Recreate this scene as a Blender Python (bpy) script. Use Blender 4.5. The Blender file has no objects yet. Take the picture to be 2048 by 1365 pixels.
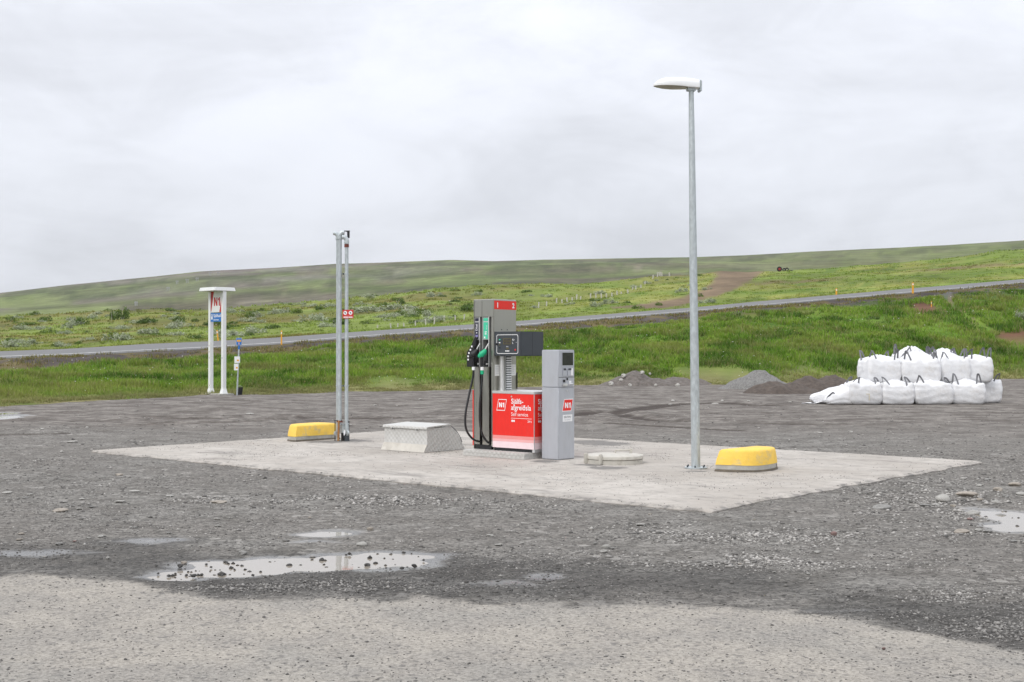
import bpy, bmesh, math, random
import numpy as np
from mathutils import Vector, Matrix

random.seed(7)
rng = np.random.default_rng(11)
scn = bpy.context.scene
COL = scn.collection
F = 2536.0            # focal length in photo pixels, used to turn survey sightings into metres
CAMZ = 1.6

# ------------------------------------------------------------------ camera
cam = bpy.data.cameras.new('camera')
cam.lens = F / 2048 * 36
cam.sensor_width = 36
cam.clip_start = 0.1
cam.clip_end = 20000
camo = bpy.data.objects.new('camera', cam)
COL.objects.link(camo)
camo.location = (0, 0, CAMZ)
camo.rotation_euler = (math.radians(90.395), 0, 0)
scn.camera = camo

# ------------------------------------------------------------------ sky (overcast) and soft sun
SUN_EL, SUN_AZ = math.radians(46), math.radians(222)     # azimuth clockwise from +Y
world = bpy.data.worlds.new('World')
scn.world = world
world.use_nodes = True
nt = world.node_tree
nt.nodes.clear()
def wn(t, **k):
    n = nt.nodes.new(t)
    for a, b in k.items():
        setattr(n, a, b)
    return n
def wmath(op, a, b=None, clamp=False):
    n = nt.nodes.new('ShaderNodeMath'); n.operation = op; n.use_clamp = clamp
    for i, v in enumerate((a, b)):
        if v is None: continue
        if isinstance(v, (int, float)): n.inputs[i].default_value = v
        else: nt.links.new(v, n.inputs[i])
    return n.outputs[0]
tc = wn('ShaderNodeTexCoord')
sep = wn('ShaderNodeSeparateXYZ'); nt.links.new(tc.outputs['Generated'], sep.inputs[0])
zz = wmath('MAXIMUM', sep.outputs['Z'], 0.0)
def wnoise(scale, detail, rough, loc, dist=0.0):
    m = wn('ShaderNodeMapping'); m.inputs['Scale'].default_value = scale; m.inputs['Location'].default_value = loc
    nt.links.new(tc.outputs['Generated'], m.inputs['Vector'])
    n = wn('ShaderNodeTexNoise'); n.inputs['Scale'].default_value = 1.0
    n.inputs['Detail'].default_value = detail; n.inputs['Roughness'].default_value = rough
    n.inputs['Distortion'].default_value = dist
    nt.links.new(m.outputs[0], n.inputs['Vector'])
    return n.outputs['Fac']
n1 = wnoise((2.8, 2.8, 8.5), 6, 0.54, (1.7, 4.2, 0.3), 0.55)
n2 = wnoise((8, 8, 17), 6, 0.6, (8.1, 2.2, 4.0), 0.8)
mr = wn('ShaderNodeMapRange'); mr.inputs['From Min'].default_value = 0.32; mr.inputs['From Max'].default_value = 0.66
mr.inputs['To Min'].default_value = 0.88; mr.inputs['To Max'].default_value = 1.15
mr.interpolation_type = 'SMOOTHSTEP'
nt.links.new(wmath('ADD', wmath('MULTIPLY', n1, 0.72), wmath('MULTIPLY', n2, 0.28)), mr.inputs['Value'])
lum = wmath('ADD', wmath('MULTIPLY', zz, 1.10), 0.69)
lum = wmath('MULTIPLY', lum, mr.outputs[0])
cmb = wn('ShaderNodeCombineXYZ')
nt.links.new(wmath('MULTIPLY', lum, 9.72), cmb.inputs[0])
nt.links.new(wmath('MULTIPLY', lum, 10.0), cmb.inputs[1])
nt.links.new(wmath('MULTIPLY', lum, 10.75), cmb.inputs[2])
sky = wn('ShaderNodeTexSky'); sky.sky_type = 'NISHITA'; sky.sun_disc = False
sky.sun_elevation = SUN_EL; sky.sun_rotation = SUN_AZ; sky.dust_density = 2.0
mx = wn('ShaderNodeMix'); mx.data_type = 'RGBA'; mx.inputs['Factor'].default_value = 0.94
nt.links.new(sky.outputs[0], mx.inputs[6]); nt.links.new(cmb.outputs[0], mx.inputs[7])
bg = wn('ShaderNodeBackground'); bg.inputs['Strength'].default_value = 0.1
nt.links.new(mx.outputs[2], bg.inputs['Color'])
wo = wn('ShaderNodeOutputWorld'); nt.links.new(bg.outputs[0], wo.inputs['Surface'])

sl = bpy.data.lights.new('sun', 'SUN'); sl.energy = 1.4; sl.angle = math.radians(28); sl.color = (1.0, 0.96, 0.9)
so = bpy.data.objects.new('sun', sl); COL.objects.link(so)
sd = Vector((math.sin(SUN_AZ) * math.cos(SUN_EL), math.cos(SUN_AZ) * math.cos(SUN_EL), math.sin(SUN_EL)))
so.rotation_euler = sd.to_track_quat('Z', 'Y').to_euler()
so.location = (-20, -20, 30)

scn.view_settings.view_transform = 'Standard'
scn.view_settings.look = 'None'
scn.view_settings.exposure = 0.0
scn.view_settings.gamma = 1.0
scn.render.engine = 'CYCLES'
scn.cycles.use_denoising = True
scn.cycles.max_bounces = 6
scn.cycles.transparent_max_bounces = 8

# ------------------------------------------------------------------ helpers: noise
def _hash(ix, iy, s):
    h = (ix.astype(np.int64) * 374761393 + iy.astype(np.int64) * 668265263 + s * 1442695041) & 0x7fffffff
    h = ((h ^ (h >> 13)) * 1274126177) & 0x7fffffff
    h = h ^ (h >> 16)
    return (h & 0xffff) / 65535.0
def vnoise(x, y, s=0):
    x = np.asarray(x, float); y = np.asarray(y, float)
    ix = np.floor(x); iy = np.floor(y); fx = x - ix; fy = y - iy
    fx = fx * fx * (3 - 2 * fx); fy = fy * fy * (3 - 2 * fy)
    a = _hash(ix, iy, s); b = _hash(ix + 1, iy, s); c = _hash(ix, iy + 1, s); d = _hash(ix + 1, iy + 1, s)
    return (a * (1 - fx) + b * fx) * (1 - fy) + (c * (1 - fx) + d * fx) * fy
def fbm(x, y, s=0, o=4, g=0.5):
    t = 0; a = 1; n = 0
    for k in range(o):
        t = t + a * vnoise(x * 2 ** k + 17.3 * k, y * 2 ** k - 9.1 * k, s + k); n += a; a *= g
    return t / n
def sstep(a, b, x):
    t = np.clip((x - a) / (b - a), 0, 1); return t * t * (3 - 2 * t)

# ------------------------------------------------------------------ helpers: materials
def mat(name, color, rough=0.6, metal=0.0, var=0.12, scale=8.0, bump=0.0, bscale=60.0, spec=0.5, stretch=(1, 1, 1), dirt=None, dirt_amt=0.0, dirt_scale=3.0, coat=0.0):
    m = bpy.data.materials.new(name); m.use_nodes = True
    t = m.node_tree; b = t.nodes['Principled BSDF']
    b.inputs['Roughness'].default_value = rough; b.inputs['Metallic'].default_value = metal
    b.inputs['Specular IOR Level'].default_value = spec
    b.inputs['Coat Weight'].default_value = coat
    c = t.nodes.new('ShaderNodeTexCoord'); mp = t.nodes.new('ShaderNodeMapping'); mp.inputs['Scale'].default_value = stretch
    t.links.new(c.outputs['Object'], mp.inputs[0])
    n = t.nodes.new('ShaderNodeTexNoise'); n.inputs['Scale'].default_value = scale; n.inputs['Detail'].default_value = 6; n.inputs['Roughness'].default_value = 0.62
    t.links.new(mp.outputs[0], n.inputs['Vector'])
    r = t.nodes.new('ShaderNodeMapRange'); r.inputs['From Min'].default_value = 0.3; r.inputs['From Max'].default_value = 0.7
    r.inputs['To Min'].default_value = 1 - var; r.inputs['To Max'].default_value = 1 + var
    t.links.new(n.outputs['Fac'], r.inputs['Value'])
    v = t.nodes.new('ShaderNodeVectorMath'); v.operation = 'SCALE'; v.inputs[0].default_value = color[:3]
    t.links.new(r.outputs[0], v.inputs['Scale'])
    out = v.outputs[0]
    if dirt is not None:
        n2 = t.nodes.new('ShaderNodeTexNoise'); n2.inputs['Scale'].default_value = dirt_scale; n2.inputs['Detail'].default_value = 7; n2.inputs['Roughness'].default_value = 0.7
        t.links.new(mp.outputs[0], n2.inputs['Vector'])
        r2 = t.nodes.new('ShaderNodeMapRange'); r2.inputs['From Min'].default_value = 0.52; r2.inputs['From Max'].default_value = 0.72
        r2.inputs['To Max'].default_value = dirt_amt
        t.links.new(n2.outputs['Fac'], r2.inputs['Value'])
        x = t.nodes.new('ShaderNodeMix'); x.data_type = 'RGBA'; x.inputs[7].default_value = (*dirt, 1)
        t.links.new(r2.outputs[0], x.inputs['Factor']); t.links.new(out, x.inputs[6]); out = x.outputs[2]
    t.links.new(out, b.inputs['Base Color'])
    rr = t.nodes.new('ShaderNodeMapRange'); rr.inputs['To Min'].default_value = max(0.02, rough - 0.08); rr.inputs['To Max'].default_value = min(1, rough + 0.08)
    t.links.new(n.outputs['Fac'], rr.inputs['Value']); t.links.new(rr.outputs[0], b.inputs['Roughness'])
    if bump:
        n3 = t.nodes.new('ShaderNodeTexNoise'); n3.inputs['Scale'].default_value = bscale; n3.inputs['Detail'].default_value = 4
        t.links.new(mp.outputs[0], n3.inputs['Vector'])
        bp = t.nodes.new('ShaderNodeBump'); bp.inputs['Strength'].default_value = 1; bp.inputs['Distance'].default_value = bump
        t.links.new(n3.outputs['Fac'], bp.inputs['Height']); t.links.new(bp.outputs[0], b.inputs['Normal'])
    return m

def attr_mat(name, rough=0.9, attr='col', translucent=0.0, noise=None, bump=0.0, bscale=20, spec=0.3):
    """colour from a mesh colour attribute, varied by procedural noise"""
    m = bpy.data.materials.new(name); m.use_nodes = True
    t = m.node_tree; b = t.nodes['Principled BSDF']
    a = t.nodes.new('ShaderNodeAttribute'); a.attribute_name = attr
    out = a.outputs['Color']
    g = t.nodes.new('ShaderNodeNewGeometry')
    if noise:
        for sc, amt, *st in noise:
            n = t.nodes.new('ShaderNodeTexNoise'); n.inputs['Scale'].default_value = sc; n.inputs['Detail'].default_value = 5; n.inputs['Roughness'].default_value = 0.65
            if st:
                mp = t.nodes.new('ShaderNodeMapping'); mp.inputs['Scale'].default_value = st[0]; mp.inputs['Rotation'].default_value = (0, 0, math.radians(-16))
                t.links.new(g.outputs['Position'], mp.inputs[0]); t.links.new(mp.outputs[0], n.inputs['Vector'])
            else: t.links.new(g.outputs['Position'], n.inputs['Vector'])
            r = t.nodes.new('ShaderNodeMapRange'); r.inputs['From Min'].default_value = 0.28; r.inputs['From Max'].default_value = 0.72
            r.inputs['To Min'].default_value = 1 - amt; r.inputs['To Max'].default_value = 1 + amt
            t.links.new(n.outputs['Fac'], r.inputs['Value'])
            v = t.nodes.new('ShaderNodeVectorMath'); v.operation = 'SCALE'
            t.links.new(out, v.inputs[0]); t.links.new(r.outputs[0], v.inputs['Scale']); out = v.outputs[0]
    t.links.new(out, b.inputs['Base Color'])
    b.inputs['Roughness'].default_value = rough; b.inputs['Specular IOR Level'].default_value = spec
    if bump:
        n3 = t.nodes.new('ShaderNodeTexNoise'); n3.inputs['Scale'].default_value = bscale; n3.inputs['Detail'].default_value = 6
        t.links.new(g.outputs['Position'], n3.inputs['Vector'])
        bp = t.nodes.new('ShaderNodeBump'); bp.inputs['Distance'].default_value = bump
        t.links.new(n3.outputs['Fac'], bp.inputs['Height']); t.links.new(bp.outputs[0], b.inputs['Normal'])
    if translucent:
        tr = t.nodes.new('ShaderNodeBsdfTranslucent'); t.links.new(out, tr.inputs['Color'])
        ms = t.nodes.new('ShaderNodeMixShader'); ms.inputs[0].default_value = translucent
        o = t.nodes['Material Output']
        t.links.new(b.outputs[0], ms.inputs[1]); t.links.new(tr.outputs[0], ms.inputs[2]); t.links.new(ms.outputs[0], o.inputs['Surface'])
    return m

M = {}
M['steel'] = mat('brushed_steel', (0.46, 0.45, 0.41), 0.30, 1.0, 0.025, 3.0, stretch=(6, 6, 0.3))
M['alu'] = mat('aluminium_trim', (0.72, 0.72, 0.70), 0.4, 0.7, 0.06)
M['black'] = mat('black_plastic', (0.014, 0.014, 0.016), 0.5, 0, 0.2)
M['rubber'] = mat('hose_rubber', (0.012, 0.012, 0.013), 0.42, 0, 0.25)
M['dkgrey'] = mat('charcoal_paint', (0.045, 0.052, 0.06), 0.45, 0, 0.06, dirt=(0.1, 0.1, 0.1), dirt_amt=0.12)
M['red'] = mat('red_enamel', (0.80, 0.022, 0.013), 0.38, 0, 0.05, dirt=(0.6, 0.09, 0.06), dirt_amt=0.25, stretch=(3, 3, 0.8))
M['pink'] = mat('pink_stripe', (0.82, 0.30, 0.28), 0.4, 0, 0.04)
M['pink2'] = mat('light_pink_stripe', (0.84, 0.44, 0.43), 0.4, 0, 0.04)
M['pink3'] = mat('pale_pink_stripe', (0.86, 0.68, 0.70), 0.4, 0, 0.05, dirt=(0.6, 0.5, 0.46), dirt_amt=0.3)
M['white'] = mat('white_print', (0.85, 0.85, 0.85), 0.5, 0, 0.03)
M['paper'] = mat('paper_notice', (0.82, 0.82, 0.79), 0.8, 0, 0.06, 30, dirt=(0.5, 0.5, 0.48), dirt_amt=0.5, dirt_scale=60, stretch=(1, 1, 2))
M['kiosk'] = mat('silver_grey_paint', (0.50, 0.515, 0.55), 0.36, 0.35, 0.04, dirt=(0.40, 0.40, 0.39), dirt_amt=0.35, stretch=(2, 2, 0.6))
M['screen'] = mat('dark_glass_screen', (0.025, 0.028, 0.022), 0.12, 0, 0.2)
M['lcd'] = mat('lcd_olive', (0.10, 0.085, 0.035), 0.3, 0, 0.15, 40)
M['green'] = mat('green_plastic', (0.01, 0.42, 0.20), 0.45, 0, 0.08)
M['mint'] = mat('mint_panel', (0.06, 0.56, 0.34), 0.45, 0, 0.05)
M['navy'] = mat('navy_panel', (0.022, 0.022, 0.05), 0.4, 0, 0.1)
M['lilac'] = mat('lilac_mark', (0.25, 0.22, 0.5), 0.5, 0, 0.1)
M['concrete_blk'] = mat('grey_concrete_block', (0.40, 0.39, 0.35), 0.9, 0, 0.16, 9, 0.004, 50, dirt=(0.16, 0.14, 0.11), dirt_amt=0.6)
M['mud'] = mat('dried_mud_foot', (0.13, 0.11, 0.085), 0.95, 0, 0.25, 12, 0.006, 40)
M['yellow'] = mat('yellow_road_paint', (0.84, 0.55, 0.09), 0.7, 0, 0.08, 6, 0.006, 22, dirt=(0.50, 0.42, 0.25), dirt_amt=0.85, dirt_scale=7)
M['galv'] = mat('galvanised_steel', (0.50, 0.54, 0.55), 0.5, 0.55, 0.17, 26, 0.0, dirt=(0.34, 0.37, 0.38), dirt_amt=0.45, dirt_scale=14, stretch=(1, 1, 0.45))
M['rust'] = mat('rusted_steel', (0.32, 0.15, 0.055), 0.85, 0, 0.35, 14, 0.003, 50, dirt=(0.45, 0.34, 0.16), dirt_amt=0.8)
M['rustred'] = mat('rust_red_flange', (0.17, 0.045, 0.03), 0.8, 0, 0.3)
M['signwhite'] = mat('weathered_white_paint', (0.80, 0.81, 0.80), 0.5, 0, 0.04, 4, dirt=(0.55, 0.54, 0.5), dirt_amt=0.35, dirt_scale=8)
M['signred'] = mat('sign_red', (0.52, 0.02, 0.02), 0.45, 0, 0.1)
M['blue'] = mat('sign_blue', (0.025, 0.17, 0.52), 0.45, 0, 0.06)
M['orange'] = mat('orange_plastic', (0.78, 0.38, 0.03), 0.55, 0, 0.1)
M['lampwhite'] = mat('lamp_housing_white', (0.82, 0.83, 0.83), 0.42, 0, 0.03)
M['lens'] = mat('lamp_lens', (0.30, 0.29, 0.22), 0.15, 0, 0.2)
M['cream'] = mat('cream_painted_steel', (0.50, 0.475, 0.42), 0.7, 0, 0.12, 6, 0.001, 60, dirt=(0.27, 0.235, 0.19), dirt_amt=0.8, dirt_scale=5)
M['bag'] = mat('woven_white_polypropylene', (0.73, 0.73, 0.735), 0.6, 0, 0.05, 5, 0.035, 5, dirt=(0.54, 0.50, 0.45), dirt_amt=0.55, dirt_scale=2.2)
M['strap'] = mat('grey_webbing', (0.16, 0.16, 0.17), 0.8, 0, 0.25, 40)
M['print'] = mat('faded_bag_print', (0.62, 0.56, 0.44), 0.8, 0, 0.1)
M['rubbertyre'] = mat('tyre_rubber', (0.012, 0.012, 0.013), 0.8, 0, 0.3)
M['tyrerim'] = mat('red_wheel_rim', (0.30, 0.02, 0.02), 0.6, 0, 0.2)
M['wood'] = mat('weathered_wood', (0.52, 0.50, 0.46), 0.9, 0, 0.2)
M['polegrey'] = mat('grey_timber_pole', (0.36, 0.36, 0.36), 0.9, 0, 0.1)
M['asphalt'] = mat('old_asphalt', (0.150, 0.148, 0.146), 0.85, 0, 0.10, 0.6, 0.0, dirt=(0.115, 0.115, 0.118), dirt_amt=0.5, dirt_scale=0.5)
M['linewhite'] = mat('road_line_white', (0.50, 0.50, 0.48), 0.7, 0, 0.25, 3)

def tread_mat():
    m = mat('aluminium_tread_plate', (0.54, 0.53, 0.50), 0.5, 0.15, 0.05, 5, dirt=(0.43, 0.415, 0.385), dirt_amt=0.5, dirt_scale=4)
    t = m.node_tree; b = t.nodes['Principled BSDF']
    c = t.nodes.new('ShaderNodeTexCoord')
    s = t.nodes.new('ShaderNodeSeparateXYZ'); t.links.new(c.outputs['Object'], s.inputs[0])
    def mth(op, a, bb=None):
        n = t.nodes.new('ShaderNodeMath'); n.operation = op
        for i, v in enumerate((a, bb)):
            if v is None: continue
            if isinstance(v, (int, float)): n.inputs[i].default_value = v
            else: t.links.new(v, n.inputs[i])
        return n.outputs[0]
    xy = mth('ADD', s.outputs[0], s.outputs[1])
    k = 2 * math.pi / 0.085
    zz_ = mth('ADD', s.outputs[2], mth('MULTIPLY', s.outputs[1], 0.35))
    h = mth('MULTIPLY', mth('SINE', mth('MULTIPLY', xy, k)), mth('SINE', mth('MULTIPLY', zz_, k)))
    bp = t.nodes.new('ShaderNodeBump'); bp.inputs['Distance'].default_value = 0.0025
    t.links.new(h, bp.inputs['Height']); t.links.new(bp.outputs[0], b.inputs['Normal'])
    return m
M['tread'] = tread_mat()
M['skirt'] = mat('dull_aluminium', (0.55, 0.52, 0.46), 0.6, 0.2, 0.08, 5, dirt=(0.36, 0.32, 0.26), dirt_amt=0.6)

# ------------------------------------------------------------------ helpers: objects
def link(o, parent=None):
    COL.objects.link(o)
    if parent is not None: o.parent = parent
    return o
def tag(o, label=None, cat=None, group=None, kind=None):
    if label: o['label'] = label
    if cat: o['category'] = cat
    if group: o['group'] = group
    if kind: o['kind'] = kind
    return o
def thing(name, label, cat, loc=(0, 0, 0), rz=0.0, group=None):
    o = bpy.data.objects.new(name, None); o.empty_display_size = 0.2
    link(o); o.location = loc; o.rotation_euler = (0, 0, rz)
    return tag(o, label, cat, group)
def mesh_obj(name, verts, faces, material, parent=None, smooth=False):
    me = bpy.data.meshes.new(name); me.from_pydata([tuple(v) for v in verts], [], faces); me.update()
    if material: me.materials.append(material)
    if smooth: me.polygons.foreach_set('use_smooth', [True] * len(me.polygons))
    return link(bpy.data.objects.new(name, me), parent)
def bm_obj(name, bm, material, parent=None, smooth=False, autosmooth=False):
    me = bpy.data.meshes.new(name); bm.to_mesh(me); bm.free()
    if material: me.materials.append(material)
    if smooth:
        me.polygons.foreach_set('use_smooth', [True] * len(me.polygons))
        if autosmooth: me.set_sharp_from_angle(angle=math.radians(40))
    return link(bpy.data.objects.new(name, me), parent)
def np_mesh(name, verts, faces, material, colors=None, smooth=False, parent=None):
    """verts (n,3), faces (m,k) arrays, colors (n,3)"""
    me = bpy.data.meshes.new(name)
    n, m, k = len(verts), len(faces), faces.shape[1]
    me.vertices.add(n); me.vertices.foreach_set('co', np.ascontiguousarray(verts, dtype=np.float32).ravel())
    me.loops.add(m * k); me.loops.foreach_set('vertex_index', np.ascontiguousarray(faces, dtype=np.int32).ravel())
    me.polygons.add(m); me.polygons.foreach_set('loop_start', np.arange(0, m * k, k, dtype=np.int32))
    me.polygons.foreach_set('loop_total', np.full(m, k, dtype=np.int32))
    if smooth: me.polygons.foreach_set('use_smooth', np.ones(m, dtype=bool))
    if colors is not None:
        a = me.attributes.new('col', 'FLOAT_COLOR', 'POINT')
        c4 = np.ones((n, 4), dtype=np.float32); c4[:, :3] = colors
        a.data.foreach_set('color', c4.ravel())
    me.update(calc_edges=True)
    if material: me.materials.append(material)
    return link(bpy.data.objects.new(name, me), parent)
def add_float_attr(o, name, vals):
    a = o.data.attributes.new(name, 'FLOAT', 'POINT'); a.data.foreach_set('value', np.ascontiguousarray(vals, dtype=np.float32))
def rbox(name, x0, x1, y0, y1, z0, z1, material, parent=None, bev=0.004, seg=2):
    bm = bmesh.new(); bmesh.ops.create_cube(bm, size=1)
    for v in bm.verts:
        v.co = Vector((x0 + (v.co.x + .5) * (x1 - x0), y0 + (v.co.y + .5) * (y1 - y0), z0 + (v.co.z + .5) * (z1 - z0)))
    if bev: bmesh.ops.bevel(bm, geom=bm.edges[:], offset=bev, segments=seg, affect='EDGES', clamp_overlap=True)
    return bm_obj(name, bm, material, parent, smooth=bool(bev), autosmooth=True)
def add_cyl(bm, p0, p1, r0, r1=None, n=20, caps=True):
    r1 = r0 if r1 is None else r1
    p0, p1 = Vector(p0), Vector(p1); d = (p1 - p0).normalized()
    a = d.orthogonal().normalized(); b = d.cross(a)
    A = [bm.verts.new(p0 + (a * math.cos(2 * math.pi * i / n) + b * math.sin(2 * math.pi * i / n)) * r0) for i in range(n)]
    B = [bm.verts.new(p1 + (a * math.cos(2 * math.pi * i / n) + b * math.sin(2 * math.pi * i / n)) * r1) for i in range(n)]
    for i in range(n): bm.faces.new((A[i], A[(i + 1) % n], B[(i + 1) % n], B[i]))
    if caps: bm.faces.new(A[::-1]); bm.faces.new(B)
def cyl(name, p0, p1, r0, material, parent=None, r1=None, n=20):
    bm = bmesh.new(); add_cyl(bm, p0, p1, r0, r1, n)
    return bm_obj(name, bm, material, parent, smooth=True, autosmooth=True)
def smooth_path(pts, k=8):
    pts = [Vector(p) for p in pts]; P = [pts[0]] + pts + [pts[-1]]; out = []
    for i in range(1, len(P) - 2):
        for j in range(k):
            t = j / k; a, b, c, d = P[i - 1], P[i], P[i + 1], P[i + 2]
            out.append(0.5 * ((2 * b) + (c - a) * t + (2 * a - 5 * b + 4 * c - d) * t * t + (3 * b - a - 3 * c + d) * t ** 3))
    out.append(pts[-1]); return out
def tube(name, pts, r, material, parent=None, n=10, k=8, radii=None, sect=None, up=None):
    """sweep a round (or custom sect) profile along a smooth path"""
    path = smooth_path(pts, k) if k else [Vector(p) for p in pts]
    bm = bmesh.new(); rings = []; prev = None
    for i, p in enumerate(path):
        d = (path[min(i + 1, len(path) - 1)] - path[max(i - 1, 0)]).normalized()
        if prev is None: a = (Vector(up) - d * Vector(up).dot(d)).normalized() if up else d.orthogonal().normalized()
        else: a = (prev - d * prev.dot(d)).normalized()
        prev = a; b = d.cross(a)
        rr = r if radii is None else np.interp(i / (len(path) - 1), np.linspace(0, 1, len(radii)), radii)
        prof = sect if sect else [(math.cos(2 * math.pi * q / n), math.sin(2 * math.pi * q / n)) for q in range(n)]
        rings.append([bm.verts.new(p + a * (x * rr) + b * (y * rr)) for x, y in prof])
    m = len(rings[0])
    for A, B in zip(rings, rings[1:]):
        for q in range(m): bm.faces.new((A[q], A[(q + 1) % m], B[(q + 1) % m], B[q]))
    bm.faces.new(rings[0][::-1]); bm.faces.new(rings[-1])
    bmesh.ops.recalc_face_normals(bm, faces=bm.faces)
    return bm_obj(name, bm, material, parent, smooth=True, autosmooth=True)
def prism(name, poly, mapf, t, material, parent=None, bev=0):
    """poly = 2D outline; mapf(a,b,c)->xyz; extruded c from 0 to t"""
    bm = bmesh.new()
    A = [bm.verts.new(mapf(a, b, 0)) for a, b in poly]; B = [bm.verts.new(mapf(a, b, t)) for a, b in poly]
    n = len(poly)
    bm.faces.new(A[::-1]); bm.faces.new(B)
    for i in range(n): bm.faces.new((A[i], A[(i + 1) % n], B[(i + 1) % n], B[i]))
    bmesh.ops.recalc_face_normals(bm, faces=bm.faces)
    if bev: bmesh.ops.bevel(bm, geom=bm.edges[:], offset=bev, segments=2, affect='EDGES', clamp_overlap=True)
    return bm_obj(name, bm, material, parent, smooth=bool(bev), autosmooth=True)
def front(y):   # a face whose normal is local -Y; depth grows towards the viewer
    return lambda a, b, c: (a, y - c, b)
def right(x):   # a face whose normal is local +X
    return lambda a, b, c: (x + c, a, b)
def text(body, size, mapf, at, material, parent, align='LEFT', bold=0.0, shear=0.0, rot=0.0, width=None, name='lettering', t=0.0015):
    cu = bpy.data.curves.new('lettering', 'FONT'); cu.body = body; cu.size = size; cu.align_x = align
    cu.offset = bold * size; cu.shear = shear; cu.resolution_u = 3
    ob = bpy.data.objects.new('lettering', cu)
    me = bpy.data.meshes.new_from_object(ob)
    bpy.data.objects.remove(ob); bpy.data.curves.remove(cu)
    co = np.empty(len(me.vertices) * 3, dtype=np.float32); me.vertices.foreach_get('co', co); co = co.reshape(-1, 3)
    if width and len(co):
        co[:, 0] *= width / (co[:, 0].max() - co[:, 0].min() + 1e-9)
    c, s = math.cos(rot), math.sin(rot)
    new = []
    for x, y, z in co:
        a, b = x * c - y * s, x * s + y * c
        new.append(mapf(at[0] + a, at[1] + b, t))
    me.vertices.foreach_set('co', np.array(new, dtype=np.float32).ravel()); me.update()
    me.name = name; me.materials.clear(); me.materials.append(material)
    return link(bpy.data.objects.new(name, me), parent)
def logo_glyphs(mapf, x0, z0, w, h, material, parent, t=.0015):
    for poly in ([(0, 0), (0, 1), (.23, 1), (.47, .42), (.47, 1), (.68, 1), (.68, 0), (.46, 0), (.21, .60), (.21, 0)], [(.93, 0), (.93, .69), (.79, .64), (.79, .82), (.98, 1), (1.15, 1), (1.15, 0)]):
        prism('logo_letter', [(x0 + a / 1.15 * w, z0 + b * h) for a, b in poly], mapf, t, material, parent)
def rrect(x0, x1, z0, z1, r, n=5):
    out = []
    for cx, cz, a0 in ((x1 - r, z1 - r, 0), (x0 + r, z1 - r, 90), (x0 + r, z0 + r, 180), (x1 - r, z0 + r, 270)):
        for i in range(n + 1):
            a = math.radians(a0 + 90 * i / n); out.append((cx + r * math.cos(a), cz + r * math.sin(a)))
    return out
def frame_mesh(name, outer, inner, mapf, t, material, parent):
    n = len(outer); v = [mapf(a, b, t) for a, b in outer] + [mapf(a, b, t) for a, b in inner]
    return mesh_obj(name, v, [(i, (i + 1) % n, n + (i + 1) % n, n + i) for i in range(n)], material, parent)
def at(u, y, z=0.0):
    """sighting (u,y) onto the level z -> world XY"""
    d = F * (CAMZ - z) / (y - 700.0); return (u - 1024) / F * d, d

E1 = math.radians(-40.86)                     # heading of the forecourt's long axis
e1 = Vector((math.cos(E1), math.sin(E1), 0)); e2 = Vector((-math.sin(E1), math.cos(E1), 0))
GZ = -0.03                                    # gravel level; the concrete apron's top is z = 0

# ================================================================== SETTING
# ---- curves surveyed across the view (by bearing u)
def C(u, pts):
    p = np.array(pts, float); return np.interp(u, p[:, 0], p[:, 1])
SKYL = [(-400, 620), (0, 587), (137, 570.6), (273, 557), (400, 543), (547, 536), (670, 528), (817, 522.7), (902, 520), (988, 522), (1090, 519), (1158, 518), (1380, 515), (1485, 511), (1621, 503.4), (1758, 497.6), (1895, 491.4), (2048, 482), (2500, 455)]
MOOR = [(-400, 640), (0, 632), (137, 627), (290, 620), (400, 622), (461, 617), (581, 608), (670, 601), (800, 589), (871, 579), (953, 572), (1056, 568), (1158, 569), (1227, 564), (1278, 557), (1380, 550), (1440, 543), (1526, 543), (1655, 537), (1724, 530), (1823, 523), (1929, 515), (1997, 503), (2048, 500), (2500, 480)]
RFAR = [(-400, 716), (0, 703), (137, 698), (290, 688.5), (400, 684), (547, 676), (670, 667), (817, 657), (946, 649), (1035, 642.5), (1158, 633), (1380, 616), (1519, 603), (1673, 590), (1826, 577), (1929, 568.5), (2048, 558.5), (2500, 521)]
RNEAR = [(-400, 727), (0, 713), (137, 708), (290, 700), (400, 695), (547, 686), (670, 676), (817, 665.5), (946, 657), (1035, 650), (1158, 640), (1380, 622), (1519, 610), (1673, 596.5), (1826, 583.5), (1929, 575), (2048, 564.5), (2500, 527)]
BANK = [(-400, 752), (0, 740), (290, 727), (400, 719), (547, 705), (670, 694), (800, 688), (946, 676), (1035, 668), (1158, 655), (1380, 633), (1519, 620), (1673, 605), (1826, 592), (2048, 573), (2500, 534)]
EDGE = [(-400, 822), (0, 811), (171, 801), (342, 793), (400, 789), (547, 788), (670, 783), (817, 781), (946, 777), (1152, 769), (1485, 768), (1700, 762), (1997, 757), (2048, 757), (2500, 757)]
def road_near(u): return 1.0 / (0.0125 + (0.008 - 0.0125) * u / 2048.0)
def zy(y, d): return CAMZ + (700.0 - y) / F * d
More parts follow.
